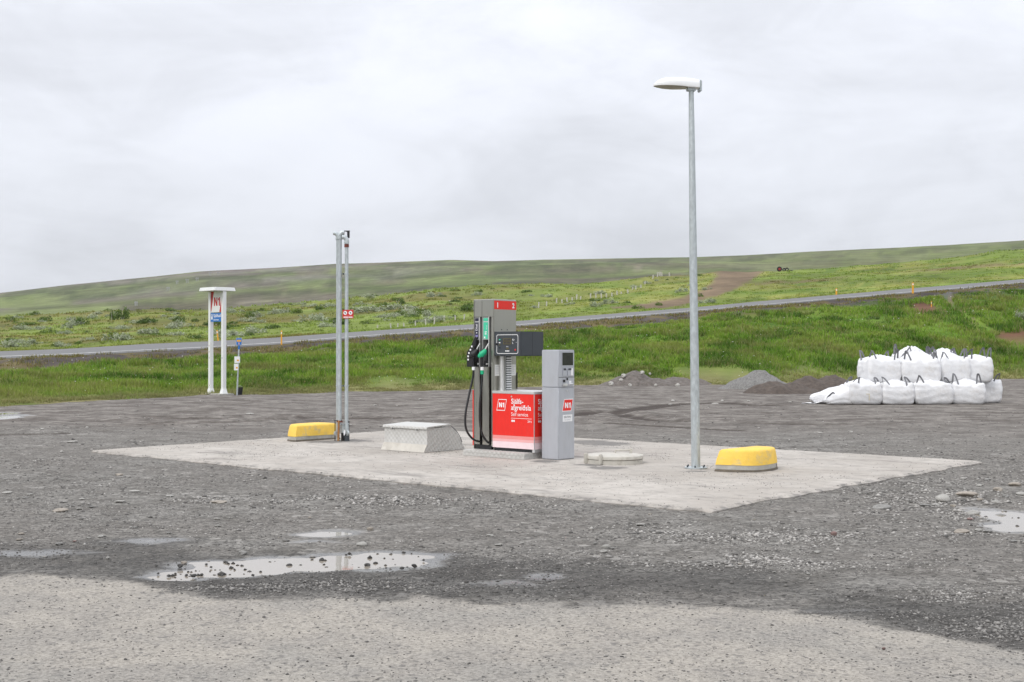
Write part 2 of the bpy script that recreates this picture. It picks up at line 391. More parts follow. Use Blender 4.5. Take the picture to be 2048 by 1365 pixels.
def controls(X, Y):
    u = np.clip(1024 + F * X / np.maximum(Y, 1e-3), -400, 2500)
    de = F * CAMZ / (C(u, EDGE) - 700); rn = road_near(u); w = 7 - 2 * np.clip(u / 2048, 0, 1)
    ds, zs = [], []
    def add(d, z): ds.append(d); zs.append(z)
    add(de - 8, np.full_like(u, -0.6)); add(de - 1.0, np.full_like(u, -0.12)); add(de + 0.6, np.full_like(u, 0.02))
    add(rn - w, zy(C(u, BANK), rn - w))
    add(rn, zy(C(u, RNEAR), rn) - 0.12); add(rn + 8, zy(C(u, RFAR), rn + 8) - 0.12)
    add(rn + 13, zy(C(u, RFAR), rn + 8) - 0.5 + 0 * u); 
    add(rn * 1.7, zy(C(u, RFAR) - 3, rn * 1.7)); add(400 + 0 * u, zy(C(u, MOOR), 400))
    add(460 + 0 * u, zy(C(u, MOOR), 400) - 3); add(900 + 0 * u, zy(C(u, MOOR) + 14, 900))
    add(2600 + 0 * u, zy(C(u, SKYL), 2600)); add(3600 + 0 * u, zy(C(u, SKYL), 2600) - 50)
    return u, ds, zs
def terrain(X, Y):
    X = np.asarray(X, float); Y = np.asarray(Y, float)
    u, ds, zs = controls(X, Y)
    z = np.where(Y < ds[0], zs[0], zs[-1])
    for k in range(len(ds) - 1):
        m = (Y >= ds[k]) & (Y < ds[k + 1])
        t = (Y - ds[k]) / (ds[k + 1] - ds[k])
        z = np.where(m, zs[k] * (1 - t) + zs[k + 1] * t, z)
    bank = sstep(0, 5, Y - ds[2]) * (1 - sstep(-2.5, 0, Y - ds[4]))
    z = z + bank * (0.55 * (fbm(X / 2.3, Y / 3.2, 3, 3) - 0.5) + 0.6 * (fbm(X / 9, Y / 9, 5, 3) - .5))
    edge_n = sstep(-6, -1, Y - ds[2]) * (1 - sstep(1, 4, Y - ds[2]))
    z = z + edge_n * 0.16 * (fbm(X / 1.1, Y / 1.6, 8, 3) - 0.5)
    mo = sstep(2, 30, Y - ds[6]) * (1 - sstep(460, 700, Y))
    z = z + mo * (3.0 * (fbm(X / 38, Y / 55, 21, 3) - 0.5) * sstep(ds[7] - 10, ds[7] + 90, Y) * (1 - 0.75 * sstep(340, 400, Y)) + 1.0 * (fbm(X / 8, Y / 11, 23, 3) - 0.5))
    fa = sstep(700, 1300, Y)
    z = z + fa * (16 * (fbm(X / 300 + Y / 700, Y / 300, 31, 3) - 0.5) * (1 - 0.75 * sstep(2000, 2600, Y)) + 0.8 * (fbm(X / 60, Y / 60, 35, 3) - .5))
    return z
def zone(X, Y):
    u, ds, zs = controls(np.asarray(X, float), np.asarray(Y, float)); return u, ds

# ---- hillside sheet (grass bank, moor and far hill)
def inpoly_band(u, y, pts):
    """distance in bearing units from a band; pts = (y, u_left, u_right)"""
    p = np.array(sorted(pts), float)
    l = np.interp(y, p[:, 0], p[:, 1]); r = np.interp(y, p[:, 0], p[:, 2])
    ins = np.minimum(u - l, r - u); ins = np.where((y < p[0, 0]) | (y > p[-1, 0]), -50, ins); return ins
TRACK = [(541, 1437, 1530), (553, 1432, 1512), (566, 1426, 1492), (580, 1404, 1468), (592, 1372, 1436), (604, 1320, 1398), (618, 1215, 1325)]
PATHB = [(583, 1876, 1902), (590, 1884, 1901), (600, 1891, 1902), (612, 1903, 1907), (630, 1926, 1931), (645, 1950, 1957), (660, 1972, 1984), (668, 1978, 2010)]
def surface_color(X, Y, Z):
    u, ds = zone(X, Y)
    y = 700 - (Z - CAMZ) * F / Y
    n1 = fbm(X / 6, Y / 8, 41, 4); n2 = fbm(X / 1.5, Y / 2.2, 43, 3); n3 = fbm(X / 22, Y / 30, 47, 4)
    def mixc(a, b, t): return a * (1 - t[:, None]) + np.array(b)[None, :] * t[:, None]
    c = np.tile(np.array([0.075, 0.14, 0.018]), (len(X), 1))
    c = mixc(c, (0.14, 0.20, 0.03), sstep(.45, .65, n1)); c = mixc(c, (0.04, 0.085, 0.012), sstep(.55, .75, n2) * .7)
    dry = (1 - sstep(0.2, 3.5, Y - ds[2])) ; c = mixc(c, (0.22, 0.20, 0.09), dry * sstep(.25, .6, n2 + .1))
    soil = sstep(-3.8, -1.5, Y - ds[3] + 3 * (n1 - .5) + 1.5 * (1 - np.clip(u / 1000, 0, 1))); soil *= (1 - sstep(9, 12, Y - ds[4]))
    c = mixc(c, (0.075, 0.064, 0.058), soil); c = mixc(c, (0.15, 0.12, 0.045), soil * sstep(.46, .62, n2) * .6)
    # moor
    mo = sstep(9, 13, Y - ds[4])
    left = 1 - sstep(900, 1350, u)
    olive = np.array([0.16, 0.18, 0.04]); lime = np.array([0.165, 0.21, 0.05]); brown = np.array([0.15, 0.125, 0.045]); dark = np.array([0.075, 0.105, 0.026])
    m = np.tile(lime, (len(X), 1))
    m = mixc(m, olive, sstep(.42, .56, n3) * 0.9); m = mixc(m, brown, sstep(.50, .62, fbm(X / 30, Y / 20, 51, 4)) * .75)
    m = mixc(m, dark, sstep(.55, .7, fbm(X / 9, Y / 7, 53, 4)) * (.25 + .25 * left))
    gr = np.tile(np.array([0.15, 0.20, 0.04]), (len(X), 1)); gr = mixc(gr, (0.21, 0.22, 0.06), sstep(.45, .65, n3)); gr = mixc(gr, (0.09, 0.15, 0.025), sstep(.56, .7, n1) * .7)
    gr = mixc(gr, (0.17, 0.13, 0.07), sstep(.57, .72, fbm(X / 26, Y / 20, 61, 4)) * (Y > 250) * .8)
    m = m * left[:, None] + gr * (1 - left)[:, None]
    tr = sstep(-9, 7, inpoly_band(u, y, TRACK) + 14 * (n2 - .5)); m = mixc(m, (0.175, 0.125, 0.085), tr * .95)
    c = c * (1 - mo)[:, None] + m * mo[:, None]
    # spots of bare earth on the bank to the right
    bare = sstep(-5, -1, inpoly_band(u, y, PATHB) + 3 * (n2 - .5))
    c = mixc(c, (0.20, 0.16, 0.09), bare * (1 - mo) * .9)
    gullet = (y < 603) * bare
    c = mixc(c, (0.13, 0.125, 0.12), gullet * (1 - mo))
    for cu_, cy_, ru_, ry_ in ((1848, 620, 42, 14), (2040, 678, 70, 19)):
        q = ((u - cu_) / ru_) ** 2 + ((y - cy_) / ry_) ** 2 + 1.6 * (n2 - .5)
        c = mixc(c, (0.135, 0.07, 0.045), (1 - sstep(.6, 1.1, q)) * (1 - mo))
    # far hill
    fa = sstep(440, 560, Y)
    f1 = fbm(X / 230 + Y / 500, Y / 170, 71, 5, .62); f2 = fbm(X / 120 + Y / 400, Y / 110, 73, 5, .62); f3 = fbm(X / 500, Y / 300, 77, 3)
    h = np.tile(np.array([0.095, 0.122, 0.043]), (len(X), 1))
    h = mixc(h, (0.15, 0.18, 0.065), sstep(.47, .57, f1)); h = mixc(h, (0.115, 0.095, 0.07), sstep(.50, .60, f2) * .8)
    h = mixc(h, (0.19, 0.175, 0.15), sstep(.56, .68, fbm(X / 300 + Y / 600, Y / 200, 79, 4)) * .7 * (1 - sstep(700, 1000, u)))
    h = mixc(h, (0.07, 0.085, 0.035), sstep(.53, .62, fbm(X / 100 + Y / 300, Y / 80, 83, 4)) * .7)
    h = mixc(h, (0.13, 0.155, 0.05), sstep(1300, 1700, u) * .5)
    g1 = fbm(X / 70 - Y / 190, Y / 150, 87, 4, .65); g2 = fbm(X / 60 - Y / 240, Y / 120, 89, 4, .65)
    h = mixc(h, (0.052, 0.055, 0.032), sstep(.52, .60, g1) * .5); h = mixc(h, (0.19, 0.21, 0.10), sstep(.54, .62, g2) * .35)
    h = mixc(h, (0.15, 0.125, 0.11), sstep(.55, .63, fbm(X / 150 + Y / 500, Y / 140, 97, 4)) * .7 * (1 - sstep(500, 1100, u)))
    ft = np.abs(y - np.interp(u, [1150, 1215, 1270, 1320], [530.5, 530, 535.5, 545])); ft = np.where((u > 1150) & (u < 1325), ft, 50)
    h = mixc(h, (0.20, 0.18, 0.13), (1 - sstep(.8, 2.6, ft)) * .8)
    c = c * (1 - fa)[:, None] + h * fa[:, None]
    return np.clip(c, 0.005, 1)

def build_hillside():
    t_in = np.linspace(-0.44, 0.44, 470)
    t_out = np.geomspace(0.45, 3.0, 26)
    tt = np.concatenate([-t_out[::-1], t_in, t_out])
    # rows: fraction along the control depths so that rows follow the road and edges
    n_seg = [4, 4, 6, 44, 8, 10, 6, 18, 80, 6, 10, 90, 8]
    u, ds, zs = controls(tt * 100.0, np.full_like(tt, 100.0))
    rows = []
    for k in range(len(ds) - 1):
        n = n_seg[k]
        for j in range(n):
            s = j / n
            if k in (3, 7, 8, 11):
                d = 1.0 / ((1 - s) / ds[k] + s / ds[k + 1])
            else: d = ds[k] * (1 - s) + ds[k + 1] * s
            rows.append(d)
    rows.append(ds[-1])
    D = np.array(rows)                        # (R, Cn)
    R, Cn = D.shape
    X = (D * tt[None, :]).ravel(); Y = D.ravel()
    Z = terrain(X, Y)
    idx = np.arange(R * Cn).reshape(R, Cn)
    faces = np.stack([idx[:-1, :-1], idx[:-1, 1:], idx[1:, 1:], idx[1:, :-1]], -1).reshape(-1, 4)
    col = surface_color(X, Y, Z)
    m = attr_mat('hillside_ground', 0.95, noise=[(0.5, .22), (0.035, .22), (1.0, .30, (.03, .011, .01)), (1.0, .22, (.11, .03, .03))], bump=0.12, bscale=1.3, spec=0.1)
    o = np_mesh('hillside', np.stack([X, Y, Z], -1), faces, m, col, smooth=True)
    tag(o, kind='structure'); return o
build_hillside()

# ---- wide plain beneath everything, out of sight of this view
bmp = bmesh.new(); bmesh.ops.create_circle(bmp, cap_ends=True, segments=64, radius=5200)
o = bm_obj('plain', bmp, mat('plain_soil', (0.13, 0.14, 0.07), 0.95, 0, 0.2, 0.02)); o.location = (0, 0, -1.2); tag(o, kind='structure')

# ---- road on its embankment
def build_road():
    us = np.concatenate([np.linspace(-400, 2500, 240)])
    rows = [[], [], [], [], [], []]
    line = [[], []]
    for u in us:
        dn = road_near(u); zn = zy(C(u, RNEAR), dn); df = dn + 8; zf = zy(C(u, RFAR), df)
        t = (u - 1024) / F
        prof = [(-0.45, None, -0.5), (-0.4, 0, -0.13), (0.0, 0, 0.0), (8.0, 1, 0.0), (8.3, 1, -0.12), (8.35, 1, -.5)]
        for k, (o_, s, dz) in enumerate(prof):
            z = (zn if not s else zf) + dz
            rows[k].append((t * (dn + o_), dn + o_, z))
        for k, (o_, dz) in enumerate(((-0.06, -.0195 + .004), (0.02, .006))):
            line[k].append((t * (dn + o_), dn + o_, zn + dz))
    def ribbon(name, R, m, parent=None):
        n = len(R[0]); v = [p for r in R for p in r]
        f = [(a * n + i, a * n + i + 1, (a + 1) * n + i + 1, (a + 1) * n + i) for a in range(len(R) - 1) for i in range(n - 1)]
        return mesh_obj(name, v, f, m, parent, smooth=False)
    r = ribbon('road', rows, M['asphalt']); tag(r, kind='structure')
    ribbon('edge_line', line, M['linewhite'], r)
build_road()

# ---- gravel lot with ruts, puddle hollows and a dry worn strip along the front
BORDER = [(-300, 1140), (0, 1146), (200, 1154), (330, 1176), (450, 1196), (650, 1192), (850, 1196), (1050, 1207), (1250, 1205), (1400, 1209), (1600, 1224), (1750, 1244), (1900, 1272), (2048, 1302), (2400, 1368)]
bx = np.array([at(u, y, GZ) for u, y in BORDER]); 
bxX = np.concatenate([[-60, -12], bx[:, 0], [12, 60]]); bxY = np.concatenate([[9.3, 9.3], bx[:, 1], [4.2, 3.0]])
PUD = []   # (u0,u1,y0,y1,depth,tilt)
def pud(u, y, ru, ry, dep, rot=0.0):
    X, Y = at(u, y, GZ); X2, _ = at(u + ru, y, GZ); _, Ya = at(u, y - ry, GZ); _, Yb = at(u, y + ry, GZ)
    PUD.append((X, Y, X2 - X, (Ya - Yb) / 2, dep, rot))
pud(715, 1120, 120, 13, 0.05); pud(560, 1126, 140, 12, 0.045); pud(430, 1141, 95, 8, 0.034); pud(335, 1150, 45, 5, .024)
pud(655, 1066, 70, 7, 0.019); pud(2050, 1040, 62, 20, 0.045); pud(2015, 1053, 35, 10, .028); pud(1085, 1154, 60, 9, 0.0135)
pud(60, 1102, 150, 8, 0.0105); pud(320, 1080, 90, 9, .009); pud(1000, 1165, 110, 13, .009); pud(620, 1082, 90, 5, .009); pud(1650, 1218, 180, 8, .0065); pud(330, 1080, 60, 8, .014); PFAR = len(PUD); pud(-5, 834, 32, 4, 0.045); pud(5, 827, 22, 2, 0.035)
RUTS = []
def rut(pts, w, dep): RUTS.append((np.array([at(u, y, GZ) for u, y in pts]), w * 1.35, dep * 1.3))
rut([(1100, 836), (1180, 826), (1232, 824), (1270, 836), (1330, 843), (1420, 846), (1560, 848), (1760, 852)], 0.22, 0.05)
rut([(1232, 824), (1262, 820), (1290, 816), (1340, 809), (1430, 806), (1560, 812)], 0.3, 0.035)
rut([(1090, 840), (1180, 845), (1290, 852), (1400, 858), (1480, 862)], 0.16, 0.03)
rut([(-200, 862), (0, 860), (120, 858), (250, 852), (420, 846), (600, 838)], 0.18, 0.045)
rut([(-200, 872), (0, 870), (110, 868), (200, 862)], 0.16, 0.035)
rut([(280, 838), (420, 836), (560, 833), (720, 838), (900, 835)], 0.25, 0.045)
def seg_dist(X, Y, P):
    best = np.full(X.shape, 1e9)
    for a, b in zip(P[:-1], P[1:]):
        d = b - a; t = np.clip(((X - a[0]) * d[0] + (Y - a[1]) * d[1]) / (d @ d), 0, 1)
        best = np.minimum(best, np.hypot(X - a[0] - t * d[0], Y - a[1] - t * d[1]))
    return best
def puddle_field(X, Y):
    dip = np.zeros_like(X); X0, Y0 = X, Y
    X = X + 0.5 * (fbm(X0 / .7, Y0 / .45, 121, 3) - .5); Y = Y + 0.42 * (fbm(X0 / .6, Y0 / .4, 127, 3) - .5)
    for (px, py, rx, ry, dep, rot) in PUD:
        q = ((X - px) / rx) ** 2 + ((Y - py) / ry) ** 2
        dip = np.maximum(dip, dep * np.exp(-q * 0.75))
    return dip * (1 + .6 * (fbm(X0 / .22, Y0 / .16, 129, 3) - .5))
def lot_z(X, Y):
    X = np.asarray(X, float); Y = np.asarray(Y, float)
    near = 1 - sstep(14, 22, Y)
    z = GZ + 0.02 * (fbm(X / 3.1, Y / 3.1, 91, 3) - 0.5)
    z = z + 0.014 * (fbm(X / 0.55, Y / 0.55, 93, 3) - 0.5) * near
    far = sstep(20, 30, Y); z = z + far * 0.05 * (fbm(X / 1.5, Y / 1.5, 95, 4, .55) - 0.5)
    z = z - puddle_field(X, Y)
    for P, w, dep in RUTS:
        d = seg_dist(X, Y, P); z = z - dep * np.exp(-(d / w) ** 2) + 0.5 * dep * np.exp(-((d - 2.0 * w) / (0.7 * w)) ** 2)
    return z
WATERZ = GZ - 0.016
def build_lot():
    y_img = np.concatenate([np.arange(757, 905, 1.0), np.arange(905, 1560, 2.2)])
    ys = list(F * 1.63 / (y_img - 700))[::-1]
    ys = [-60, -40, -25, -15, -8, -3, 0, 2, 3.5, 4.3] + [y for y in ys if y > 4.5]
    ys = np.array(ys + [80.0])
    s = np.linspace(-1, 1, 560)
    wd = 0.62 * np.sqrt(ys ** 2 + 13 ** 2) + np.where(ys < 4, 25, 0) * sstep(0, 30, 4 - ys) + 2
    X = (wd[:, None] * s[None, :]).ravel(); Y = np.repeat(ys, len(s))
    Z = lot_z(X, Y)
    R, Cn = len(ys), len(s)
    idx = np.arange(R * Cn).reshape(R, Cn)
    faces = np.stack([idx[:-1, :-1], idx[:-1, 1:], idx[1:, 1:], idx[1:, :-1]], -1).reshape(-1, 4)
    m = bpy.data.materials.new('gravel_lot'); m.use_nodes = True
    t = m.node_tree; b = t.nodes['Principled BSDF']; b.inputs['Specular IOR Level'].default_value = 0.5
    L = t.links.new
    g = t.nodes.new('ShaderNodeNewGeometry')
    def at_(n): a = t.nodes.new('ShaderNodeAttribute'); a.attribute_name = n; return a.outputs['Fac']
    def noise(sc, det=5, ro=.6, st=None):
        n = t.nodes.new('ShaderNodeTexNoise'); n.inputs['Scale'].default_value = sc; n.inputs['Detail'].default_value = det; n.inputs['Roughness'].default_value = ro
        if st:
            mp = t.nodes.new('ShaderNodeMapping'); mp.inputs['Scale'].default_value = st; mp.inputs['Rotation'].default_value = (0, 0, math.radians(8)); L(g.outputs['Position'], mp.inputs[0]); L(mp.outputs[0], n.inputs['Vector'])
        else: L(g.outputs['Position'], n.inputs['Vector'])
        return n.outputs['Fac']
    def rng_(v, a, b_, c=0, d=1, smooth=True):
        n = t.nodes.new('ShaderNodeMapRange'); n.inputs['From Min'].default_value = a; n.inputs['From Max'].default_value = b_; n.inputs['To Min'].default_value = c; n.inputs['To Max'].default_value = d
        if smooth: n.interpolation_type = 'SMOOTHSTEP'
        L(v, n.inputs['Value']); return n.outputs[0]
    def mth(op, a, b_=None):
        n = t.nodes.new('ShaderNodeMath'); n.operation = op
        for i, v in enumerate((a, b_)):
            if v is None: continue
            if isinstance(v, (int, float)): n.inputs[i].default_value = v
            else: L(v, n.inputs[i])
        return n.outputs[0]
    def mixc(f, a, b_):
        n = t.nodes.new('ShaderNodeMix'); n.data_type = 'RGBA'
        if isinstance(f, float): n.inputs['Factor'].default_value = f
        else: L(f, n.inputs['Factor'])
        for i, v in ((6, a), (7, b_)):
            if isinstance(v, tuple): n.inputs[i].default_value = (*v, 1)
            else: L(v, n.inputs[i])
        return n.outputs[2]
    vor = t.nodes.new('ShaderNodeTexVoronoi'); vor.inputs['Scale'].default_value = 38; L(g.outputs['Position'], vor.inputs['Vector'])
    vor2 = t.nodes.new('ShaderNodeTexVoronoi'); vor2.inputs['Scale'].default_value = 13; L(g.outputs['Position'], vor2.inputs['Vector'])
    sepc = t.nodes.new('ShaderNodeSeparateColor'); L(vor.outputs['Color'], sepc.inputs[0])
    sepc2 = t.nodes.new('ShaderNodeSeparateColor'); L(vor2.outputs['Color'], sepc2.inputs[0])
    fine = noise(26, 6, .7); mid = noise(2.1, 5, .6); big = noise(0.33, 4, .55)
    streak = noise(1.0, 5, .62, (0.9, 1.1, 1)); streak2 = noise(1.0, 7, .7, (1.6, 2.4, 1))
    base = mixc(rng_(mid, .35, .65), (0.150, 0.140, 0.125), (0.220, 0.209, 0.190))
    base = mixc(rng_(big, .38, .62, 0, .6), base, (0.178, 0.164, 0.147))
    # each small stone its own tone
    stone = rng_(sepc.outputs[0], 0, 1, .62, 1.42, False)
    v = t.nodes.new('ShaderNodeVectorMath'); v.operation = 'SCALE'; L(base, v.inputs[0]); L(stone, v.inputs['Scale']); base = v.outputs[0]
    pale = mth('MULTIPLY', rng_(sepc2.outputs[1], .86, .93), rng_(noise(0.8), .42, .62))
    base = mixc(mth('MULTIPLY', pale, .7), base, (0.38, 0.36, 0.33))
    v = t.nodes.new('ShaderNodeVectorMath'); v.operation = 'SCALE'; L(base, v.inputs[0]); L(rng_(noise(7, 7, .8, (.6, 1, 1)),   .34, .66, .82, 1.2), v.inputs['Scale']); base = v.outputs[0]
    # far churned earth: browner and streaked
    far = at_('far')
    earth = mixc(rng_(streak, .40, .60), (0.135, 0.119, 0.105), (0.232, 0.212, 0.189))
    earth = mixc(rng_(streak2, .54, .64, 0, .7), earth, (0.085, 0.071, 0.061))
    v = t.nodes.new('ShaderNodeVectorMath'); v.operation = 'SCALE'; L(earth, v.inputs[0]); L(rng_(noise(4, 6, .75), .3, .7, .62, 1.38), v.inputs['Scale']); earth = v.outputs[0]
    base = mixc(far, base, earth)
    base = mixc(mth('MULTIPLY', rng_(at_('rut'), .12, .6), .92), base, (0.062, 0.05, 0.043))
    # dry worn strip along the front
    dryf = rng_(mth('ADD', at_('dry'), mth('MULTIPLY', mth('SUBTRACT', noise(2.2, 7, .72), .5), .9)), -.06, .12)
    tan = mixc(rng_(noise(1.3, 7, .72), .40, .60), (0.290, 0.268, 0.238), (0.342, 0.314, 0.273))
    tan = mixc(rng_(noise(0.6, 6, .65), .45, .65, 0, .55), tan, (0.258, 0.247, 0.224))
    v = t.nodes.new('ShaderNodeVectorMath'); v.operation = 'SCALE'; L(tan, v.inputs[0]); L(rng_(noise(48, 5, .75), .3, .7, .66, 1.32), v.inputs['Scale']); tan = v.outputs[0]
    peb = mth('MULTIPLY', rng_(sepc.outputs[1], .90, .96), .55); tan = mixc(peb, tan, (0.12, 0.115, 0.11))
    base = mixc(dryf, base, tan)
    # wetness
    wet = rng_(mth('ADD', at_('wet'), mth('MULTIPLY', mth('SUBTRACT', noise(1.6, 5, .65), .5), .9)), .28, .72)
    wet = mth('MULTIPLY', wet, mth('SUBTRACT', 1.0, mth('MULTIPLY', dryf, .95)))
    v = t.nodes.new('ShaderNodeVectorMath'); v.operation = 'SCALE'; L(base, v.inputs[0]); L(rng_(wet, 0, 1, 1, .52, False), v.inputs['Scale'])
    L(v.outputs[0], b.inputs['Base Color'])
    soak = rng_(mth('ADD', at_('soak'), mth('MULTIPLY', mth('SUBTRACT', noise(2.6, 6, .7), .5), .9)), .35, .85)
    L(mth('ADD', .16, mth('MULTIPLY', soak, .45)), b.inputs['Specular IOR Level'])
    L(mth('SUBTRACT', mth('SUBTRACT', .93, mth('MULTIPLY', wet, .22)), mth('MULTIPLY', soak, .46)), b.inputs['Roughness'])
    hgt = mth('ADD', mth('MULTIPLY', vor.outputs['Distance'], -.5), mth('MULTIPLY', fine, .8))
    hgt = mth('MULTIPLY', hgt, mth('SUBTRACT', 1.0, mth('MAXIMUM', mth('MULTIPLY', dryf, .6), mth('MULTIPLY', soak, .93))))
    bp = t.nodes.new('ShaderNodeBump'); bp.inputs['Distance'].default_value = 0.03; bp.inputs['Strength'].default_value = 1.0
    L(hgt, bp.inputs['Height']); L(bp.outputs[0], b.inputs['Normal'])
    o = np_mesh('ground', np.stack([X, Y, Z], -1), faces, m, None, smooth=True)
    yb = np.interp(X, bxX, bxY)
    add_float_attr(o, 'dry', np.clip((yb - Y) / 1.2, -1, 1))
    dip = puddle_field(X, Y)
    band = np.exp(-((Y - yb - 0.75) / 1.15) ** 2) * (0.35 + 0.75 * fbm(X / 2.2, Y / 0.9, 101, 3)) + 0.35 * sstep(1.5, 4, X) * np.exp(-((Y - yb - 1.6) / 1.6) ** 2)
    add_float_attr(o, 'wet', np.clip(band + np.clip(dip / 0.016, 0, 1) * .75, 0, 1))
    add_float_attr(o, 'soak', np.clip(dip / 0.011, 0, 1))
    add_float_attr(o, 'far', sstep(22, 29, Y + 6 * (fbm(X / 5, Y / 4, 111, 3) - .5)))
    ru = np.zeros_like(X)
    for P, w, dep in RUTS: ru = np.maximum(ru, np.exp(-(seg_dist(X, Y, P) / w) ** 2))
    add_float_attr(o, 'rut', ru * (.35 + .65 * sstep(.25, .5, fbm(X / 1.2, Y / .8, 117, 3))))
    tag(o, kind='structure'); return o
build_lot()

# ---- standing water
def build_water():
    m = bpy.data.materials.new('muddy_water'); m.use_nodes = True
    t = m.node_tree; b = t.nodes['Principled BSDF']
    b.inputs['Base Color'].default_value = (0.30, 0.265, 0.22, 1); b.inputs['Roughness'].default_value = 0.03; b.inputs['IOR'].default_value = 1.45
    n = t.nodes.new('ShaderNodeTexNoise'); n.inputs['Scale'].default_value = 5; n.inputs['Detail'].default_value = 3
    g = t.nodes.new('ShaderNodeNewGeometry'); t.links.new(g.outputs['Position'], n.inputs['Vector'])
    bp = t.nodes.new('ShaderNodeBump'); bp.inputs['Distance'].default_value = 0.0012; bp.inputs['Strength'].default_value = .5
    t.links.new(n.outputs['Fac'], bp.inputs['Height']); t.links.new(bp.outputs[0], b.inputs['Normal'])
    for grp, lift in (([0, 1, 2, 3], 0), ([5, 6], 0), ([4], .006), ([7], .006), ([PFAR, PFAR + 1], 0)):
        xs = [PUD[k][0] for k in grp]; 
        x0 = min(PUD[k][0] - PUD[k][2] * 1.5 for k in grp); x1 = max(PUD[k][0] + PUD[k][2] * 1.5 for k in grp)
        y0 = min(PUD[k][1] - PUD[k][3] * 1.5 for k in grp); y1 = max(PUD[k][1] + PUD[k][3] * 1.5 for k in grp)
        gx = np.linspace(x0, x1, 60); gy = np.linspace(y0, y1, 40)
        XX, YY = np.meshgrid(gx, gy); wz = WATERZ + lift
        keep = lot_z(XX.ravel(), YY.ravel()).reshape(XX.shape) < wz + 0.006
        v = []; f = []; ids = {}
        for j in range(len(gy) - 1):
            for i in range(len(gx) - 1):
                if keep[j:j + 2, i:i + 2].any():
                    q = []
                    for a, c in ((j, i), (j, i + 1), (j + 1, i + 1), (j + 1, i)):
                        if (a, c) not in ids: ids[(a, c)] = len(v); v.append((gx[c], gy[a], wz))
                        q.append(ids[(a, c)])
                    f.append(q)
        if f: tag(mesh_obj('puddle_water', v, f, m), kind='structure')
build_water()

